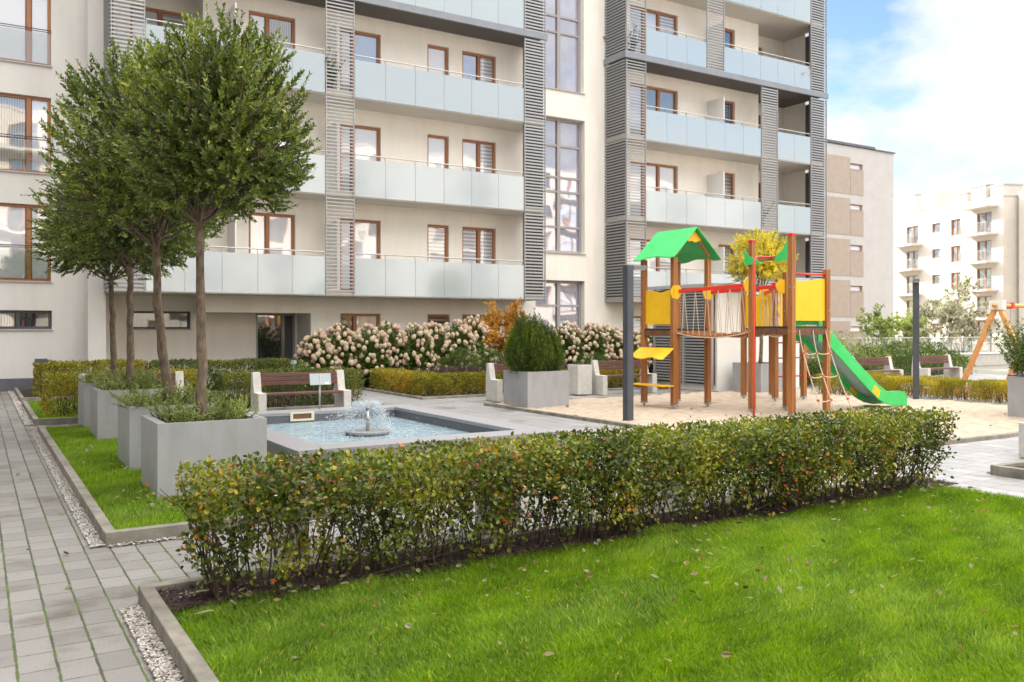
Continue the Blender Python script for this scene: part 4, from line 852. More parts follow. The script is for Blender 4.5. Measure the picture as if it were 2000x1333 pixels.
# hydrangeas
def bloom_mesh(seed):
    import bmesh
    bm = bmesh.new(); bmesh.ops.create_icosphere(bm, subdivisions=3, radius=1); r = np.random.default_rng(seed)
    co = np.array([v.co[:] for v in bm.verts]); d = .80 + .38 * vnoise(co, 6.5, seed)
    for v, k in zip(bm.verts, d): v.co = Vector((v.co.x * k, v.co.y * k, v.co.z * k * 1.12 + (.18 if v.co.z > 0 else 0) * v.co.z))
    me = bpy.data.meshes.new('flower_head'); bm.to_mesh(me); bm.free(); me.shade_smooth(); me.materials.append(M['hydrangea_bloom']); return me
BL = [bloom_mesh(s) for s in (1, 2, 3)]
def hydrangea(label, x, y, rx, ry, H, nb, seed):
    rg = np.random.default_rng(seed); t = thing('hydrangea_bush', label, 'hydrangea', (x, y, 0), 'hydrangeas along the facade')
    n = 4200; u = unit(rg.normal(size=(n, 3))); u[:, 2] = np.abs(u[:, 2]); k = rg.uniform(.2, 1, n) ** .4
    P = np.stack([x + u[:, 0] * rx * k, y + u[:, 1] * ry * k, .15 + u[:, 2] * (H - .15) * k], 1); P[:, 2] -= rg.random(n) * .35 * (P[:, 2] > .5)
    D = u + rg.normal(0, .5, (n, 3)); Ln = rg.uniform(.07, .12, n)
    leaves('foliage', P, D, Ln, Ln * .6, 'leaf_green', t, rnd=np.clip(rg.normal(.5, .22, n), 0, 1))
    st = [(curve((x + rg.normal(0, .1), y + rg.normal(0, .1), .02), (x + rg.normal(0, rx * .5), y + rg.normal(0, ry * .5), H * rg.uniform(.5, .85)), n=4), [.009, .007, .005, .003]) for i in range(28)]
    tubes('stems', st, 'twig', t, 4)
    i = 0; tries = 0; pts = []
    while i < nb and tries < 5000:
        tries += 1; u = rg.normal(size=3); u /= np.linalg.norm(u)
        if u[2] < -.15 or (u[1] > .35 and u[2] < .6): continue
        p = np.array([x + u[0] * rx * 1.02, y + u[1] * ry * 1.05, max(.42, .35 + u[2] * (H - .35))]) + rg.normal(0, .035, 3)
        if any(np.linalg.norm(p - q) < .095 for q in pts): continue
        pts.append(p); o = link('flower_head', BL[i % 3], t); o.location = Vector(p) - t.location; s = rg.uniform(.042, .068); o.scale = (s, s, s * rg.uniform(.9, 1.25)); o.rotation_euler = (rg.normal(0, .35), rg.normal(0, .35), rg.uniform(0, 6)); i += 1
hx = [(7.6, 22.1, .55, .6, 1.45), (8.3, 22.4, .60, .7, 1.66), (9.0, 22.0, .60, .7, 1.62), (9.7, 22.4, .60, .7, 1.76), (10.4, 22.1, .60, .7, 1.66), (11.1, 22.4, .58, .7, 1.72), (11.8, 22.3, .60, .7, 1.80), (12.5, 22.5, .58, .7, 1.90), (15.8, 22.4, .6, .7, 1.74), (16.6, 22.2, .6, .7, 1.70), (17.4, 22.4, .6, .7, 1.66), (18.2, 22.3, .6, .7, 1.52), (19.0, 22.3, .65, .75, 1.62)]
hl = ['leftmost creamy pink hydrangea bush, next to the entrance', 'second hydrangea bush from the entrance', 'hydrangea bush left of the brown two-light ground-floor window', 'hydrangea bush just below the brown two-light ground-floor window', 'hydrangea bush at the right edge of the two-light ground-floor window', 'hydrangea bush between the first and second ground-floor windows', 'hydrangea bush below the second ground-floor window', 'tallest hydrangea bush, touching the orange-leaved shrub', 'pink hydrangea bush just right of the conifer, under the stair windows', 'second pink hydrangea bush right of the conifer', 'third pink hydrangea bush right of the conifer', 'pink hydrangea bush just left of the dark lamp post', 'pink hydrangea bush seen through the climbing frame']
for i, (q, l) in enumerate(zip(hx, hl)): hydrangea(l, *q, 98, 100 + i)
# orange shrub, sprigs and blossom-like shrubs at the right
def airy_shrub(name, label, x, y, z0, rx, rz, zc, n, m, seed, ls=(.04, .07), cat='shrub', nst=26, asp=.6, group=None):
    rg = np.random.default_rng(seed); t = thing(name, label, cat, (x, y, z0), group); st, P, D = [], [], []
    for i in range(nst):
        u = rg.normal(size=3); u /= np.linalg.norm(u); e = Vector((x + u[0] * rx * .85, y + u[1] * rx * .85, zc + u[2] * rz * .9)); st.append((curve((x + rg.normal(0, .06), y + rg.normal(0, .06), z0), e, (0, 0, .05), 6, .02), [.012, .010, .008, .006, .004, .002]))
        for j in range(n // nst // 14 + 1):
            s = np.array(e.lerp(Vector((x, y, zc)), rg.random() * .7)); dd = rg.normal(size=3) + u * .7 + [0, 0, .5]; dd /= np.linalg.norm(dd); ee = s + dd * rg.uniform(.12, .34) * rx; f = rg.random(14)
            st.append(([Vector(s), Vector(ee)], [.003, .0015])); P.append(s + (ee - s) * f[:, None] + rg.normal(0, .02, (14, 3))); D.append(rg.normal(0, .7, (14, 3)) + dd)
    P, D = np.concatenate(P), np.concatenate(D); Ln = rg.uniform(*ls, len(P))
    leaves('foliage', P, D, Ln, Ln * asp, m, t, rnd=np.clip(.5 * vnoise(P, 4, seed) + .5 * rg.random(len(P)), 0, 1)); tubes('branches', st, 'twig', t, 4); return t
airy_shrub('orange_shrub', 'tall orange-leaved shrub between the hydrangeas and the conifer', 13.35, 22.2, .03, .92, 1.0, 1.5, 6500, 'leaf_orange', 201, (.06, .10))
airy_shrub('young_tree', 'thin green shrub tree with few leaves left of the right lamp post', 28.2, 20.3, .03, .75, .95, 1.75, 900, 'leaf_grey', 202, (.07, .11), 'tree', 16)
airy_shrub('young_tree', 'airy shrub tree, sun glints painted into its leaves, just right of the right lamp post', 36.0, 22.9, .0, 1.5, 1.15, 1.9, 2600, 'leaf_glint', 203, (.09, .15), 'tree', 40)
airy_shrub('young_tree', 'tallest airy tree, sun glints painted into its leaves, left of the swing', 38.2, 23.0, .0, 1.35, 1.6, 2.35, 3000, 'leaf_glint', 204, (.09, .15), 'tree', 40)
airy_shrub('loose_shrub', 'loose dark green shrub behind the right lamp post', 33.6, 23.2, .0, 1.4, 1.0, 1.3, 3600, 'leaf_grey', 205, (.08, .13), 'shrub', 30)

# ------------------------------------------------------------------ fountain pool
FP = thing('fountain_pool', 'rectangular grey granite fountain pool with pale blue water', 'fountain', (4.2, 10.5, 0))
ox0, ox1, oy0, oy1, ix0, ix1, iy0, iy1, zr = 2.66, 5.78, 8.34, 12.6, 2.98, 5.42, 8.72, 12.2, .40
b = MB()
for z0, z1, e in ((0, zr - .05, .02), (zr - .048, zr, 0)):
    b.box(ox0 + e, ox1 - e, oy0 + e, iy0 - e, z0, z1).box(ox0 + e, ox1 - e, iy1 + e, oy1 - e, z0, z1).box(ox0 + e, ix0 - e, iy0 - e, iy1 + e, z0, z1).box(ix1 + e, ox1 - e, iy0 - e, iy1 + e, z0, z1)
b.build('rim', 'granite', FP, bevel=.004)
MB().box(ix0 - .019, ix0 - .004, iy0, iy1, .05, zr - .052).box(ix1 + .004, ix1 + .019, iy0, iy1, .05, zr - .052).box(ix0, ix1, iy1 + .004, iy1 + .019, .05, zr - .052).box(ix0, ix1, iy0 - .019, iy0 - .004, .05, zr - .052).build('basin_lining', 'granite_dark', FP)
m, t_ = newmat('pool_water'); k = t_.links.new
o_ = N(t_, 'ShaderNodeOutputMaterial'); p_ = N(t_, 'ShaderNodeBsdfPrincipled', i_Roughness=.06, i_IOR=1.33); k(p_.outputs[0], o_.inputs[0])
tcn = N(t_, 'ShaderNodeTexCoord'); n_ = N(t_, 'ShaderNodeTexNoise', i_Scale=7, i_Detail=5, i_Distortion=.6); n2_ = N(t_, 'ShaderNodeTexNoise', i_Scale=38, i_Detail=3)
r_ = ramp(t_, [(.3, (.20, .32, .40)), (.7, (.36, .47, .53))]); k(tcn.outputs['Object'], n_.inputs[0]); k(tcn.outputs['Object'], n2_.inputs[0]); k(n_.outputs[0], r_.inputs[0]); k(r_.outputs[0], p_.inputs['Base Color'])
a_ = N(t_, 'ShaderNodeMath', operation='MULTIPLY_ADD'); a_.inputs[1].default_value = .3; k(n2_.outputs[0], a_.inputs[0]); k(n_.outputs[0], a_.inputs[2])
b_ = N(t_, 'ShaderNodeBump', i_Strength=.5, i_Distance=.04); k(a_.outputs[0], b_.inputs['Height']); k(b_.outputs[0], p_.inputs['Normal'])
MB().add([(ix0 - .005, iy0 - .005, .25), (ix1 + .005, iy0 - .005, .25), (ix1 + .005, iy1 + .005, .25), (ix0 - .005, iy1 + .005, .25)], [(0, 1, 2, 3)]).build('water', 'pool_water', FP)
fx, fy = 4.22, 10.35
MB().tube([(fx, fy, .12), (fx, fy, .275)], .28, 40).build('plinth', 'granite_dark', FP, smooth=False); MB().tube([(fx, fy, .279), (fx, fy, .30)], .275, 40).build('disc', 'granite', FP)
MB().tube([(fx, fy, .30), (fx, fy, .58)], .024, 18).build('nozzle', 'steel', FP, smooth=True); MB().tube([(fx, fy, .583), (fx, fy, .598)], .040, 18).build('nozzle_cap', 'steel', FP)
b = MB().box(3.80, 4.15, iy1 - .012, iy1 + .03, .27, .30).box(3.80, 4.15, iy1 - .012, iy1 + .03, .375, .395).box(3.80, 3.84, iy1 - .012, iy1 + .03, .301, .374).box(4.11, 4.15, iy1 - .012, iy1 + .03, .301, .374); b.build('outlet', 'cream_plastic', FP)
MB().box(3.841, 4.109, iy1 - .002, iy1 + .02, .301, .374).build('outlet_grille', 'timber_dark', FP)
# spray: droplets and short ribbons on ballistic arcs out of the cap
rg = np.random.default_rng(5); n = 6500; a = rg.uniform(0, 6.283, n); a = np.where((np.cos(a - 4.33) > .2) & (rg.random(n) < .75), a + math.pi, a); vr = rg.normal(.88, .22, n) * (1 + .25 * np.cos(a - 2.6)); vz = rg.uniform(.35, 1.15, n); tt = rg.uniform(0, 1, n) ** .9 * .36
r = vr * tt + .03; z = .60 + vz * tt - 4.9 * tt ** 2; keep = z > .26
P = np.stack([fx + r * np.cos(a), fy + r * np.sin(a), z], 1) + rg.normal(0, .012, (n, 3)); V = np.stack([vr * np.cos(a), vr * np.sin(a), vz - 9.8 * tt], 1); P, V = P[keep], V[keep]
Q = np.stack([fx + rg.normal(0, .42, 900), fy + rg.normal(0, .38, 900), .255 + rg.exponential(.022, 900)], 1); P = np.concatenate([P, Q]); V = np.concatenate([V, rg.normal(0, .4, (900, 3)) + [0, 0, .6]])
ok = (P[:, 0] > ix0) & (P[:, 0] < ix1) & (P[:, 1] > iy0) & (P[:, 1] < iy1); P, V = P[ok], V[ok]; n = len(P)
t8 = np.array([(1, 0, 0), (-1, 0, 0), (0, 1, 0), (0, -1, 0), (0, 0, 1), (0, 0, -1)]); f8 = np.array([(0, 2, 4), (2, 1, 4), (1, 3, 4), (3, 0, 4), (2, 0, 5), (1, 2, 5), (3, 1, 5), (0, 3, 5)])
Dv = unit(V); A = unit(np.cross(Dv, rg.normal(size=(n, 3)))); B2 = np.cross(Dv, A); s = rg.uniform(.0022, .0068, n)[:, None] * np.where(np.arange(n) % 3 == 0, 1.0, .6)[:, None]; el = rg.uniform(1.0, 3.2, n)[:, None]
VV = P[:, None] + t8[None, :, 0:1] * A[:, None] * s[:, None] + t8[None, :, 1:2] * B2[:, None] * s[:, None] + t8[None, :, 2:3] * Dv[:, None] * (s * el)[:, None]
mm, t_ = newmat('water_drop'); o_ = N(t_, 'ShaderNodeOutputMaterial'); p_ = N(t_, 'ShaderNodeBsdfPrincipled', i_Roughness=.08, i_IOR=1.33); p_.inputs['Base Color'].default_value = (.85, .92, .97, 1); p_.inputs['Transmission Weight'].default_value = .45; t_.links.new(p_.outputs[0], o_.inputs[0])
wj = npmesh('water_jet', VV.reshape(-1, 3), (f8[None] + (np.arange(n) * 6)[:, None, None]).reshape(-1, 3), 'water_drop', FP, smooth=True); wj['kind'] = 'stuff'
# ------------------------------------------------------------------ benches, bin, signs, lamps
def bench_proto(L=1.68):
    t = thing('park_bench', 'x', 'bench', (0, 0, 0), 'concrete and wood benches')
    for x in (0, L - .14):
        f = lambda u, v, w, x=x: (x + w, u, v)
        MB().prism([(0, 0), (.50, 0), (.50, .45), (.47, .82), (.38, .82), (.30, .47), (0, .47)], .14, f).build('support', 'bench_concrete', t, bevel=.006)
    for i in range(3): MB().box(.143, L - .143, .03 + i * .095, .03 + i * .095 + .085, .425, .462).build('seat_slat', 'bench_wood', t, bevel=.004)
    for i in range(3):
        z = .585 + i * .075; y = .335 + i * .012
        MB().box(.143, L - .143, y, y + .035, z, z + .066).build('back_slat', 'bench_wood', t, bevel=.004)
    return t
bp = bench_proto(); sp = [(4.12, 15.0, 0, 'bench behind the fountain pool with the metal sign in front of it'), (1.48, 16.0, 0, 'bench half hidden behind the tree planters, left of the pool bench'),
      (9.62, 16.25, 0, 'bench partly hidden behind the conifer planter'), (12.65, 16.45, 0, 'bench between the concrete bin and the climbing frame'),
      (19.75, 14.55, 0, 'bench right of the slide and left of the right lamp post'), (22.6, 14.6, 0, 'bench between the right lamp post and the swing'),
      ]
for i, (x, y, r, l) in enumerate(sp): put(bp if i == 0 else dup(bp), (x, y, 0), r, l)
def stool_proto(L=1.82):
    t = thing('backless_bench', 'x', 'bench', (0, 0, 0), 'backless concrete and wood benches')
    for x in (0, L - .16): MB().box(x, x + .16, 0, .44, 0, .43).build('support', 'bench_concrete', t, bevel=.006)
    for i in range(4): MB().box(.163, L - .163, .02 + i * .103, .02 + i * .103 + .09, .39, .43).build('seat_slat', 'bench_wood', t, bevel=.004)
    return t
bq = stool_proto()
put(bq, (1.72, 5.62, 0), 0, 'backless bench glimpsed through the stems at the left half of the foreground hedge'); put(dup(bq), (5.1, 5.62, 0), 0, 'backless bench glimpsed through the right half of the foreground hedge'); put(dup(bq), (10.98, 5.45, 0), 0, 'backless bench whose end just shows at the right edge of the picture')
BN = thing('litter_bin', 'pale square concrete litter bin between two benches', 'litter bin', (12.3, 16.9, 0))
MB().box(12.1, 12.52, 16.7, 17.12, .02, .72).build('body', 'bench_concrete', BN, bevel=.008); MB().box(12.17, 12.45, 16.77, 17.05, .722, .73).build('opening', 'dark_panel', BN)
def lamp_proto():
    t = thing('lamp_post', 'x', 'lamp post', (0, 0, 0), 'dark square lamp posts'); w = .065
    MB().box(-w, w, -w, w, 0, 2.66).build('post', 'lamp_metal', t, bevel=.004); MB().box(w + .002, .36, -w, w, 2.60, 2.66).build('arm', 'lamp_front', t, bevel=.004)
    MB().box(.09, .34, -.05, .05, 2.59, 2.598).build('light_panel', 'white_paint', t); MB().box(-.10, .10, -.10, .10, 0, .015).build('base_plate', 'galv', t)
    return t
lp = lamp_proto(); put(lp, (9.38, 11.5, 0), 0, 'dark square lamp post left of the climbing frame, short arm at its top')
put(dup(lp), (17.45, 11.55, 0), R_(-146), 'dark square lamp post right of the slide, in front of the benches')
SG = thing('info_sign', 'blank grey metal sign plate on a thin post at the back rim of the pool', 'sign', (4.32, 12.45, .4))
MB().tube([(4.32, 12.45, .40), (4.32, 12.45, .80)], .014, 8).build('post', 'galv', SG, smooth=True); M2 = Matrix.Translation((4.32, 12.42, .845)) @ Matrix.Rotation(R_(-12), 4, 'X')
MB().box(-.16, .16, -.006, .006, -.085, .085, M2).build('plate', 'sign_plate', SG); MB().box(.06, .13, -.009, -.0065, -.075, -.05, M2).build('sticker', 'white_paint', SG)
MB().box(-.01, .01, -.012, -.0065, -.08, .08, M2).build('bracket', 'galv', SG)
S2 = thing('plant_sign', 'small dark plate standing above the hedge at the far left', 'sign', (1.28, 22.4, 0))
MB().tube([(1.22, 22.5, 0), (1.22, 22.5, .8)], .012, 6).build('post', 'galv', S2); MB().box(1.12, 1.38, 22.46, 22.48, .80, .90).build('plate', 'sign_dark', S2)
S3 = thing('garden_light', 'small teal topped garden light in front of the juniper mound', 'light', (6.15, 19.5, 0))
MB().tube([(6.15, 19.5, 0), (6.15, 19.5, .78)], .018, 8).build('post', 'galv', S3); MB().tube([(6.15, 19.5, .782), (6.15, 19.5, .86)], .07, 12).build('head', 'sign_plate', S3)

# ------------------------------------------------------------------ climbing frame
PG = thing('climbing_frame', 'wooden climbing frame with green roof, yellow panels, rope bridge, net and green slide', 'playground equipment', (13.2, 12, 0))
AX0, AX1, AY0, AY1, AZ = 11.6, 12.5, 12.82, 13.71, 1.57
BX0, BX1, BY0, BY1, BZ = 12.2, 13.12, 10.45, 11.37, 1.61
TX0, TX1, TY0, TY1, TZ = 14.6, 15.5, 12.95, 13.85, 1.58
def post(x, y, h, cap=False, w=.05):
    b = MB()
    for (a, c) in ((-w, -.006), (.006, w)):   # laminated post with a groove on each face
        for (d, e) in ((-w, -.006), (.006, w)): b.box(x + a, x + c, y + d, y + e, .11, h)
    b.box(x - w + .006, x + w - .006, y - w + .006, y + w - .006, .112, h - .002)
    o = b.build('post', 'timber', PG, bevel=.004)
    MB().box(x - .02, x + .02, y - .02, y + .02, -.03, .10).box(x - w - .004, x + w + .004, y - w - .004, y + w + .004, .07, .105).build('post_foot', 'galv', o)
    if cap: MB().box(x - w - .006, x + w + .006, y - w - .006, y + w + .006, h + .001, h + .045).build('cap', 'red', o, bevel=.008)
    for z in (AZ - .03, h * .72): MB().tube([(x - w - .008, y, z), (x - w, y, z)], .014, 8).tube([(x, y - w - .008, z), (x, y - w, z)], .014, 8).build('bolt_cap', 'galv', o)
    return o
for x, y in ((AX0, AY0), (AX1, AY0), (AX0, AY1), (AX1, AY1)): post(x, y, 2.98)
post(BX0, BY0, 3.22, True); post(BX0, BY1, 3.18, True); post(BX1, BY0, 2.66); post(BX1, BY1, 2.66)
post(TX0, TY0, 2.52, True); post(TX1, TY0, 2.3); post(TX0, TY1, 2.45); post(TX1, TY1, 2.3)
def deck(x0, x1, y0, y1, z):
    MB().box(x0 - .02, x1 + .02, y0 - .03, y1 + .03, z - .02, z + .02).build('deck', 'deck_black', PG)
    MB().box(x0 + .052, x1 - .052, y0 - .048, y0 - .01, z - .13, z - .022).box(x0 + .052, x1 - .052, y1 + .01, y1 + .048, z - .13, z - .022).box(x0 - .048, x0 - .01, y0 + .052, y1 - .052, z - .13, z - .022).box(x1 + .01, x1 + .048, y0 + .052, y1 - .052, z - .13, z - .022).build('deck_beam', 'timber_dark', PG)
deck(AX0, AX1, AY0, AY1, AZ); deck(BX0, BX1, BY0, BY1, BZ); deck(TX0, TX1, TY0, TY1, TZ)
def wav(u0, u1, v, amp, n=16, ph=0, per=1.0): return [(u0 + (u1 - u0) * i / n, v + amp * math.sin(ph + i / n * 2 * math.pi * per)) for i in range(n + 1)]
def panel(fn, u0, u1, v0, v1, m='yellow', amp=.025, ph=0, per=1.2, th=.018):
    return MB().prism([(u0, v0)] + wav(u0, u1, v1, amp, ph=ph, per=per) + [(u1, v0)], th, fn).build('side_panel', m, PG, bevel=.003)
px_ = lambda X: (lambda u, v, w: (X + w, u, v)); py_ = lambda Y: (lambda u, v, w: (u, Y + w, v))
panel(px_(AX0 - .009), AY0 + .052, AY1 - .052, AZ + .10, 2.33, ph=1.5)
panel(py_(BY0 - .009), BX0 + .052, BX1 - .052, BZ + .12, 2.46, ph=3.6, per=.75)
panel(px_(TX0 - .009), TY0 + .052, TY1 - .052, TZ + .04, 2.32, amp=.02); panel(py_(TY1 - .009), TX0 + .052, TX1 - .052, TZ + .04, 2.32)
# wavy yellow grip boards by the bridge ends
for (x, y, X) in ((TX0, TY0 - .3, 0), ):
    MB().prism([(-.10 + .03 * math.sin(i * .8), i * .06) for i in range(13)] + [(.07, i * .06) for i in range(12, -1, -1)], .018, lambda u, v, w: (14.25 + u, 12.45 + w, TZ + .05 + v)).build('grip_board', 'yellow', PG, bevel=.003)
MB().tube([(BX0 + .05, BY0, 2.56), (BX1 - .05, BY0, 2.56)], .018, 10).build('red_rail', 'red', PG, smooth=True)
# roof with wavy eaves over the first tower
rx0, rx1, ry0, ry1, xc, ze, zt = AX0 - .15, AX1 + .15, AY0 - .20, AY1 + .13, (AX0 + AX1) / 2, 2.98, 3.57
for sgn, xe in ((-1, rx0), (1, rx1)):
    n = 18; eave = [(ry0 + (ry1 - ry0) * i / n, .035 * math.sin(i / n * 2 * math.pi * 1.25 + .8)) for i in range(n + 1)]; b = MB(); vs = []
    for th in (0, .018):
        vs += [(xc, ry0 + .02, zt + th), (xc, ry1 - .02, zt + th)] + [(xe + sgn * w, y, ze - w * .7 + th) for y, w in reversed(eave)]
    k = len(vs) // 2; b.add(vs, [tuple(range(k)), tuple(reversed(range(k, 2 * k)))] + [(i, i + k, (i + 1) % k + k, (i + 1) % k) for i in range(k)]); b.build('roof_panel', 'green', PG)
for yy in (AY0 - .05, AY1 + .02):
    b = MB(); b.beam((xc, yy + .015, zt - .05), (rx0 + .16, yy + .015, ze + .05), .035, .05).beam((xc, yy + .015, zt - .05), (rx1 - .16, yy + .015, ze + .05), .035, .05); b.build('rafter', 'timber', PG)
    MB().prism([(xc, zt - .02), (xc - .21, zt - .235), (xc - .13, zt - .27), (xc - .05, zt - .25), (xc + .04, zt - .28), (xc + .13, zt - .25), (xc + .21, zt - .235)], .018, lambda u, v, w, yy=yy: (u, yy - .03 + w, v)).build('gable_board', 'yellow', PG)
# shop awning and counter on the left side
b = MB(); n = 14; fr = [(AY0 - .06 + (AY1 - AY0 + .12) * i / n) for i in range(n + 1)]
vs = [(AX0 - .06, y, 1.19) for y in fr] + [(AX0 - .34 - .03 * math.sin(i * .75), y + .0, 1.00 - .02 * math.sin(i * .75 + 1)) for i, y in enumerate(fr)]; vs += [(x, y, z + .018) for x, y, z in vs]; m_ = n + 1
b.add(vs, [(i, i + 1, m_ + i + 1, m_ + i) for i in range(n)] + [(2 * m_ + i, 3 * m_ + i, 3 * m_ + i + 1, 2 * m_ + i + 1) for i in range(n)] + [(m_ + i, m_ + i + 1, 3 * m_ + i + 1, 3 * m_ + i) for i in range(n)] + [(0, m_, 3 * m_, 2 * m_), (n, 2 * m_ + n, 3 * m_ + n, m_ + n)]).build('awning', 'yellow', PG)
MB().box(AX0 - .36, AX0 - .056, AY0 - .06, AY1 + .06, .46, .482).build('counter', 'yellow', PG, bevel=.003); MB().box(AX0 - .28, AX0 - .056, AY0 + .1, AY0 + .14, .40, .458).box(AX0 - .28, AX0 - .056, AY1 - .14, AY1 - .1, .40, .458).build('counter_bracket', 'timber', PG)
# rope bridge
def bridge(a0, a1, c0, c1, z0, z1, zr0, zr1, nr=6, npl=8, sag=.10):
    """a0-a1 and c0-c1: the two handrails"""
    BR = None
    for p, q in ((a0, a1), (c0, c1)):
        o = MB().beam((*p, zr0), (*q, zr1), .045, .07).build('bridge_rail', 'red', PG, bevel=.004)
        for (e, z) in ((p, zr0), (q, zr1)):
            MB().prism([(-.11, 0), (-.05, .12), (.05, .12), (.10, .04), (.10, -.04), (.03, -.15), (-.07, -.13)], .018, lambda u, v, w, e=e, z=z: (e[0] + u * .8 - .03, e[1] - u * .7 + w - .03, z + v)).build('rail_bracket', 'yellow', o)
    A0, A1, C0, C1 = map(lambda p: np.array(p, float), (a0, a1, c0, c1))
    for i in range(npl):
        t = (i + .5) / npl; s = sag * 4 * t * (1 - t); z = z0 + (z1 - z0) * t - s; l = A0 + (A1 - A0) * t; r = C0 + (C1 - C0) * t; d = (A1 - A0) / npl * .40
        b = MB().add([(l[0] - d[0], l[1] - d[1], z - .05), (r[0] - d[0], r[1] - d[1], z - .05), (r[0] + d[0], r[1] + d[1], z - .05), (l[0] + d[0], l[1] + d[1], z - .05), (l[0] - d[0], l[1] - d[1], z), (r[0] - d[0], r[1] - d[1], z), (r[0] + d[0], r[1] + d[1], z), (l[0] + d[0], l[1] + d[1], z)], [(0, 3, 2, 1), (4, 5, 6, 7), (0, 1, 5, 4), (1, 2, 6, 5), (2, 3, 7, 6), (3, 0, 4, 7)]); b.build('bridge_plank', 'timber', PG, bevel=.004)
    rp = []
    for P0, P1 in ((A0, A1), (C0, C1)):
        rp.append(([Vector((*(P0 + (P1 - P0) * u), z0 + (z1 - z0) * u - sag * 4 * u * (1 - u) - .06)) for u in np.linspace(0, 1, 10)], [.011] * 10))
        for i in range(nr):
            t = (i + .7) / (nr + .4); top = Vector((*(P0 + (P1 - P0) * t), zr0 + (zr1 - zr0) * t))
            for dt in (-.035, .055):
                u = min(max(t + dt, .02), .98); lo = Vector((*(P0 + (P1 - P0) * u), z0 + (z1 - z0) * u - sag * 4 * u * (1 - u) - .03)); rp.append(([top, top.lerp(lo, .5), lo], [.0075] * 3))
    tubes('bridge_rope', rp, 'rope', PG, 6)
bridge((AX0 + .02, AY0 - .05), (BX0 + .0, BY1 + .05), (AX1 - .02, AY0 - .05), (BX1 - .05, BY1 + .05), AZ - .01, BZ - .02, 2.31, 2.40)
bridge((BX1 + .05, BY1 - .02), (TX0 - .05, TY0 + .25), (BX1 + .05, BY1 - .75) if False else (BX1 + .06, BY1 - .7), (TX0 + .55, TY0 - .05), BZ - .02, TZ - .02, 2.36, 2.36, nr=5)
# cross beam with green corner pieces over the second tower, red pole
MB().beam((BX0, BY0 + .052, 2.86), (BX0, BY1 - .052, 2.84), .045, .07).build('cross_beam', 'timber', PG)
MB().prism([(BY0 + .052, 3.16), (BY0 + .052, 2.80), (BY0 + .36, 2.79), (BY0 + .30, 2.90), (BY0 + .17, 2.99)], .018, px_(BX0 - .045)).build('corner_board', 'green', PG)
MB().prism([(BY1 + .12, 3.06), (BY1 + .12, 2.76), (BY1 - .26, 2.77), (BY1 - .16, 2.86), (BY1 + .03, 2.93)], .018, px_(BX0 - .072)).build('corner_board', 'green', PG)
MB().prism([(BX0 + .052, 2.98), (BX0 + .052, 2.80), (BX0 + .30, 2.80), (BX0 + .22, 2.86)], .018, py_(BY1 - .009)).build('corner_board', 'green', PG)
yp = 10.90; b = MB().tube([(BX0 - .46, yp, -.02), (BX0 - .46, yp, 1.4), (BX0 - .46, yp, 2.74), (BX0 - .44, yp, 2.81), (BX0 - .38, yp, 2.86), (BX0 - .3, yp, 2.87), (BX0 - .02, yp, 2.87)], .021, 14).build('slide_pole', 'red_pole', PG, smooth=True)
# climbing net on the front of the second tower
nt0 = []; G_ = []
for x, bx in ((BX0 + .12, BX0 + .10), (BX0 + .48, BX0 + .42), (BX1 - .10, BX1 - .02)):
    pts = [Vector((x + (bx - x) * t, BY0 - .06 - .62 * t ** 1.35, BZ - .05 + (.0 - BZ) * t)) for t in np.linspace(0, 1, 9)]; G_.append(pts); nt0.append((pts, [.011] * 9))
for k in (2, 4, 6, 8):
    for a, c in ((0, 1), (1, 2)):
        p, q = G_[a][min(k, 7)], G_[c][min(k, 7)]; nt0.append(([p, p.lerp(q, .33) - Vector((0, 0, .025)), p.lerp(q, .66) - Vector((0, 0, .025)), q], [.010] * 4))
net = tubes('climbing_net', nt0, 'rope', PG, 6); b = MB()
for g in G_:
    for k in (2, 4, 6, 7): MB().tube([g[k] - Vector((.02, 0, 0)), g[k] + Vector((.02, 0, 0))], .022, 8).build('rope_clamp', 'rope_clamp', net)
# ladder on the third tower
for z in (.55, .95, 1.28): MB().tube([(TX0 + .05, TY0, z), (TX1 - .05, TY0, z)], .016, 8).build('rung', 'rope_clamp', PG, smooth=True)
# slide out of the second tower towards +X
sy0, sy1 = BY0 + .24, BY1 - .20
prof = [(0, 1.50), (.25, 1.43), (.6, 1.18), (1.0, .88), (1.4, .585), (1.75, .34), (2.02, .21), (2.3, .17), (2.62, .155)]
sx = BX1 + .03
up = [(x, z + (.17 if i < 6 else .15)) for i, (x, z) in enumerate(prof)]; up[0] = (0, 1.80); up[1] = (.16, 1.72); up[-1] = (2.68, .20); up.insert(-1, (2.60, .33)); up[-3] = (2.36, .36)
dn = [(x, z - (.12 if i < 6 else .10)) for i, (x, z) in enumerate(prof)]; dn[0] = (0, 1.36); dn[-1] = (2.66, .05); dn[-2] = (2.3, .06)
for y in (sy0 - .03, sy1): 
    o = MB().prism([(sx + u, v) for u, v in up] + [(sx + u, v) for u, v in reversed(dn)], .03, lambda u, v, w, y=y: (u, y + w, v)).build('slide_side', 'green', PG, bevel=.004)
    for (a, z) in ((.20, 1.50), (1.66, .36)):
        MB().prism([(sx + a - .02, z + .15), (sx + a + .16, z + .02), (sx + a + .10, z - .12), (sx + a - .09, z + .01)], .034, lambda u, v, w, y=y: (u, y - .002 + w, v)).build('slide_clamp', 'yellow', o)
vs = []; 
for x, z in prof: vs += [(sx + x, sy0 + .001, z), (sx + x, sy1 - .001, z)]
MB().add(vs, [(2 * i, 2 * i + 2, 2 * i + 3, 2 * i + 1) for i in range(len(prof) - 1)]).build('slide_chute', 'slide_steel', PG, smooth=True)
MB().box(sx - .01, sx + .02, sy0 - .05, sy1 + .05, 1.66, 1.80).build('slide_entry', 'green', PG)
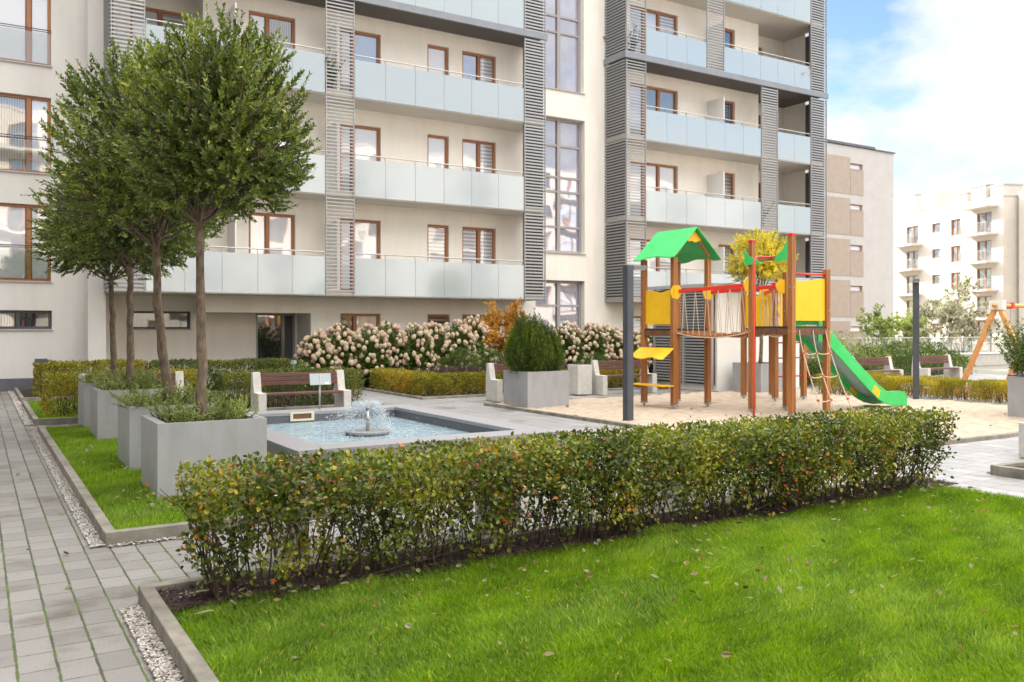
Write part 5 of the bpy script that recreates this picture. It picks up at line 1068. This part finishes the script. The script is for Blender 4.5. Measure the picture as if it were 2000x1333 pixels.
# ------------------------------------------------------------------ swing at the right
SWG = thing('swing_frame', 'orange timber swing frame with red clamps over the red rubber ground', 'swing', (20.4, 11.2, 0))
def aframe(x, y, dy):
    ap = Vector((x, y, 2.08))
    for s in (-1, 1): MB().beam((x, y + s * .95, 0), ap + Vector((0, s * .04, 0)), .10, .10, (1, 0, 0)).build('leg', 'swing_wood', SWG, bevel=.006)
    MB().box(x - .07, x + .07, y - .16, y + .16, 2.02, 2.24).build('clamp', 'white_paint', SWG)
aframe(20.0, 11.2, 0); aframe(21.95, 11.2, 0)
MB().tube([(19.85, 11.2, 2.12), (22.1, 11.2, 2.12)], .05, 12).build('crossbar', 'swing_wood', SWG, smooth=True)
MB().box(20.5, 20.6, 11.13, 11.27, 2.05, 2.19).build('hanger', 'red', SWG); MB().box(21.3, 21.4, 11.13, 11.27, 2.05, 2.19).build('hanger', 'red', SWG)
rp = []
for x in (20.55, 21.35): rp.append(([Vector((x, 11.2, 2.1)), Vector((x, 11.2, .5))], [.008, .008]))
tubes('swing_rope', rp, 'galv', SWG, 6); MB().box(20.6, 21.3, 11.1, 11.3, .47, .5).build('seat', 'deck_black', SWG)
# ------------------------------------------------------------------ fallen leaves
def leaf_mesh(seed):
    r = np.random.default_rng(seed); L_, W_ = 1, r.uniform(.5, .7); o = []
    n = 7; top = [(L_ * i / n, W_ / 2 * math.sin(math.pi * (i / n) ** .85)) for i in range(n + 1)]
    v = [(x - .5, y, .10 * (x - .5) ** 2 + .22 * abs(y) + r.uniform(0, .03)) for x, y in top] + [(x - .5, -y, .10 * (x - .5) ** 2 + .18 * abs(y)) for x, y in top[1:-1]] + [(x - .5, 0, .02 + r.uniform(0, .04)) for x, _ in top[1:-1]]
    f = []; T = lambda i: i; Bm = lambda i: 0 if i == 0 else (n if i == n else n + i); C_ = lambda i: 0 if i == 0 else (n if i == n else 2 * n - 1 + i)
    for i in range(n):
        for S_ in (T, Bm):
            q = [S_(i), S_(i + 1), C_(i + 1), C_(i)]; q = list(dict.fromkeys(q)); f.append(tuple(q))
    me = bpy.data.meshes.new('fallen_leaf'); me.from_pydata(v, [], f); me.update(); me.shade_smooth(); me.materials.append(M['leaf_fallen']); return me
obj_random_mat('leaf_fallen', [(0, (.50, .32, .14)), (.2, (.80, .68, .38)), (.5, (.88, .84, .56)), (.8, (.80, .82, .52)), (.92, (.78, .48, .08)), (1, (.50, .16, .06))])
LM = [leaf_mesh(s) for s in range(4)]
rg = np.random.default_rng(9)
def fallen(n, x0, x1, y0, y1, z, s0, s1, label, group, bias=None):
    i = 0
    while i < n:
        x, y = rg.uniform(x0, x1), rg.uniform(y0, y1); d = .524 * x + .8517 * y; u = (.8517 * x - .524 * y) / d
        if abs(u) > .6 or d < 3.9 or (bias and rg.random() > bias(x, y)): continue
        o = link('fallen_leaf', LM[i % 4]); s = rg.uniform(s0, s1); o.location = (x, y, z + rg.uniform(0, .012)); o.scale = (s, s, s); o.rotation_euler = (rg.normal(0, .35), rg.normal(0, .35), rg.uniform(0, 6.28)); tag(o, label, 'leaf', group); i += 1
fallen(150, 1.1, 7.9, 2.2, 4.9, .104, .028, .058, 'small dry leaf lying on the bright front lawn', 'fallen leaves on the front lawn', lambda x, y: .25 + .75 * ((y - 2.2) / 2.5) ** 2)
fallen(120, 1.0, 7.9, 4.75, 5.3, .092, .028, .07, 'fallen leaf on the dark mulch under the front hedge', 'fallen leaves under the front hedge')
fallen(34, .95, 1.4, 7.3, 14, .095, .03, .06, 'yellow fallen leaf on the grass strip beside the planters', 'fallen leaves on the grass strip')
fallen(16, -1, .65, 4.5, 20, .012, .03, .06, 'fallen leaf lying on the paved path', 'fallen leaves on the path')
fallen(22, 9.2, 17, 7.3, 15, .05, .05, .09, 'brown fallen leaf lying on the sand', 'fallen leaves on the sand')
for (x, y, s, l) in ((1.06, 5.12, .15, 'large pale yellow leaf in the corner of the hedge bed'), (1.02, 4.75, .11, 'long curled pale leaf against the kerb of the hedge bed'), (4.35, 4.55, .07, 'reddish leaf near the middle of the hedge foot')):
    o = link('fallen_leaf', LM[1]); o.location = (x, y, .10); o.scale = (s, s, s); o.rotation_euler = (.1, .1, 2.9 if s > .1 else .8); tag(o, l, 'leaf')

# ------------------------------------------------------------------ things on the balconies
def pot(x, y, z, h, label, seed, m='leaf_green'):
    t = tuft_plants('potted_plant', label, 'plant', x - .1, x + .1, y - .1, y + .1, z + .26, h, 26, m, seed=seed, ls=(.05, .10), nl=16, sp=.5, group='potted plants on the balconies')
    MB().tube([(x, y, z), (x, y, z + .27)], [.10, .14], 14).build('pot', 'timber_dark', t, smooth=False)
pot(28.2, 23.8, HF + PF * 3 + .15, .95, 'potted plant at the louvred corner of the balcony above the right wing steel band', 301, 'leaf_orange')
pot(19.6, 23.85, HF + PF * 3 + .15, .8, 'potted plant behind the left louvre of the right wing, above the steel band', 302)
pot(8.55, 23.85, HF + PF * 2 + .15, .9, 'potted plant behind the narrow louvre of the left wing, third storey', 303)
pot(5.7, 23.8, HF + PF * 1 + .15, 1.1, 'potted plant at the balcony right of the nearest tree crown', 304)
pot(26.1, 23.85, HF + PF * 1 + .15, .8, 'potted plant behind the middle louvre of the right wing', 305)
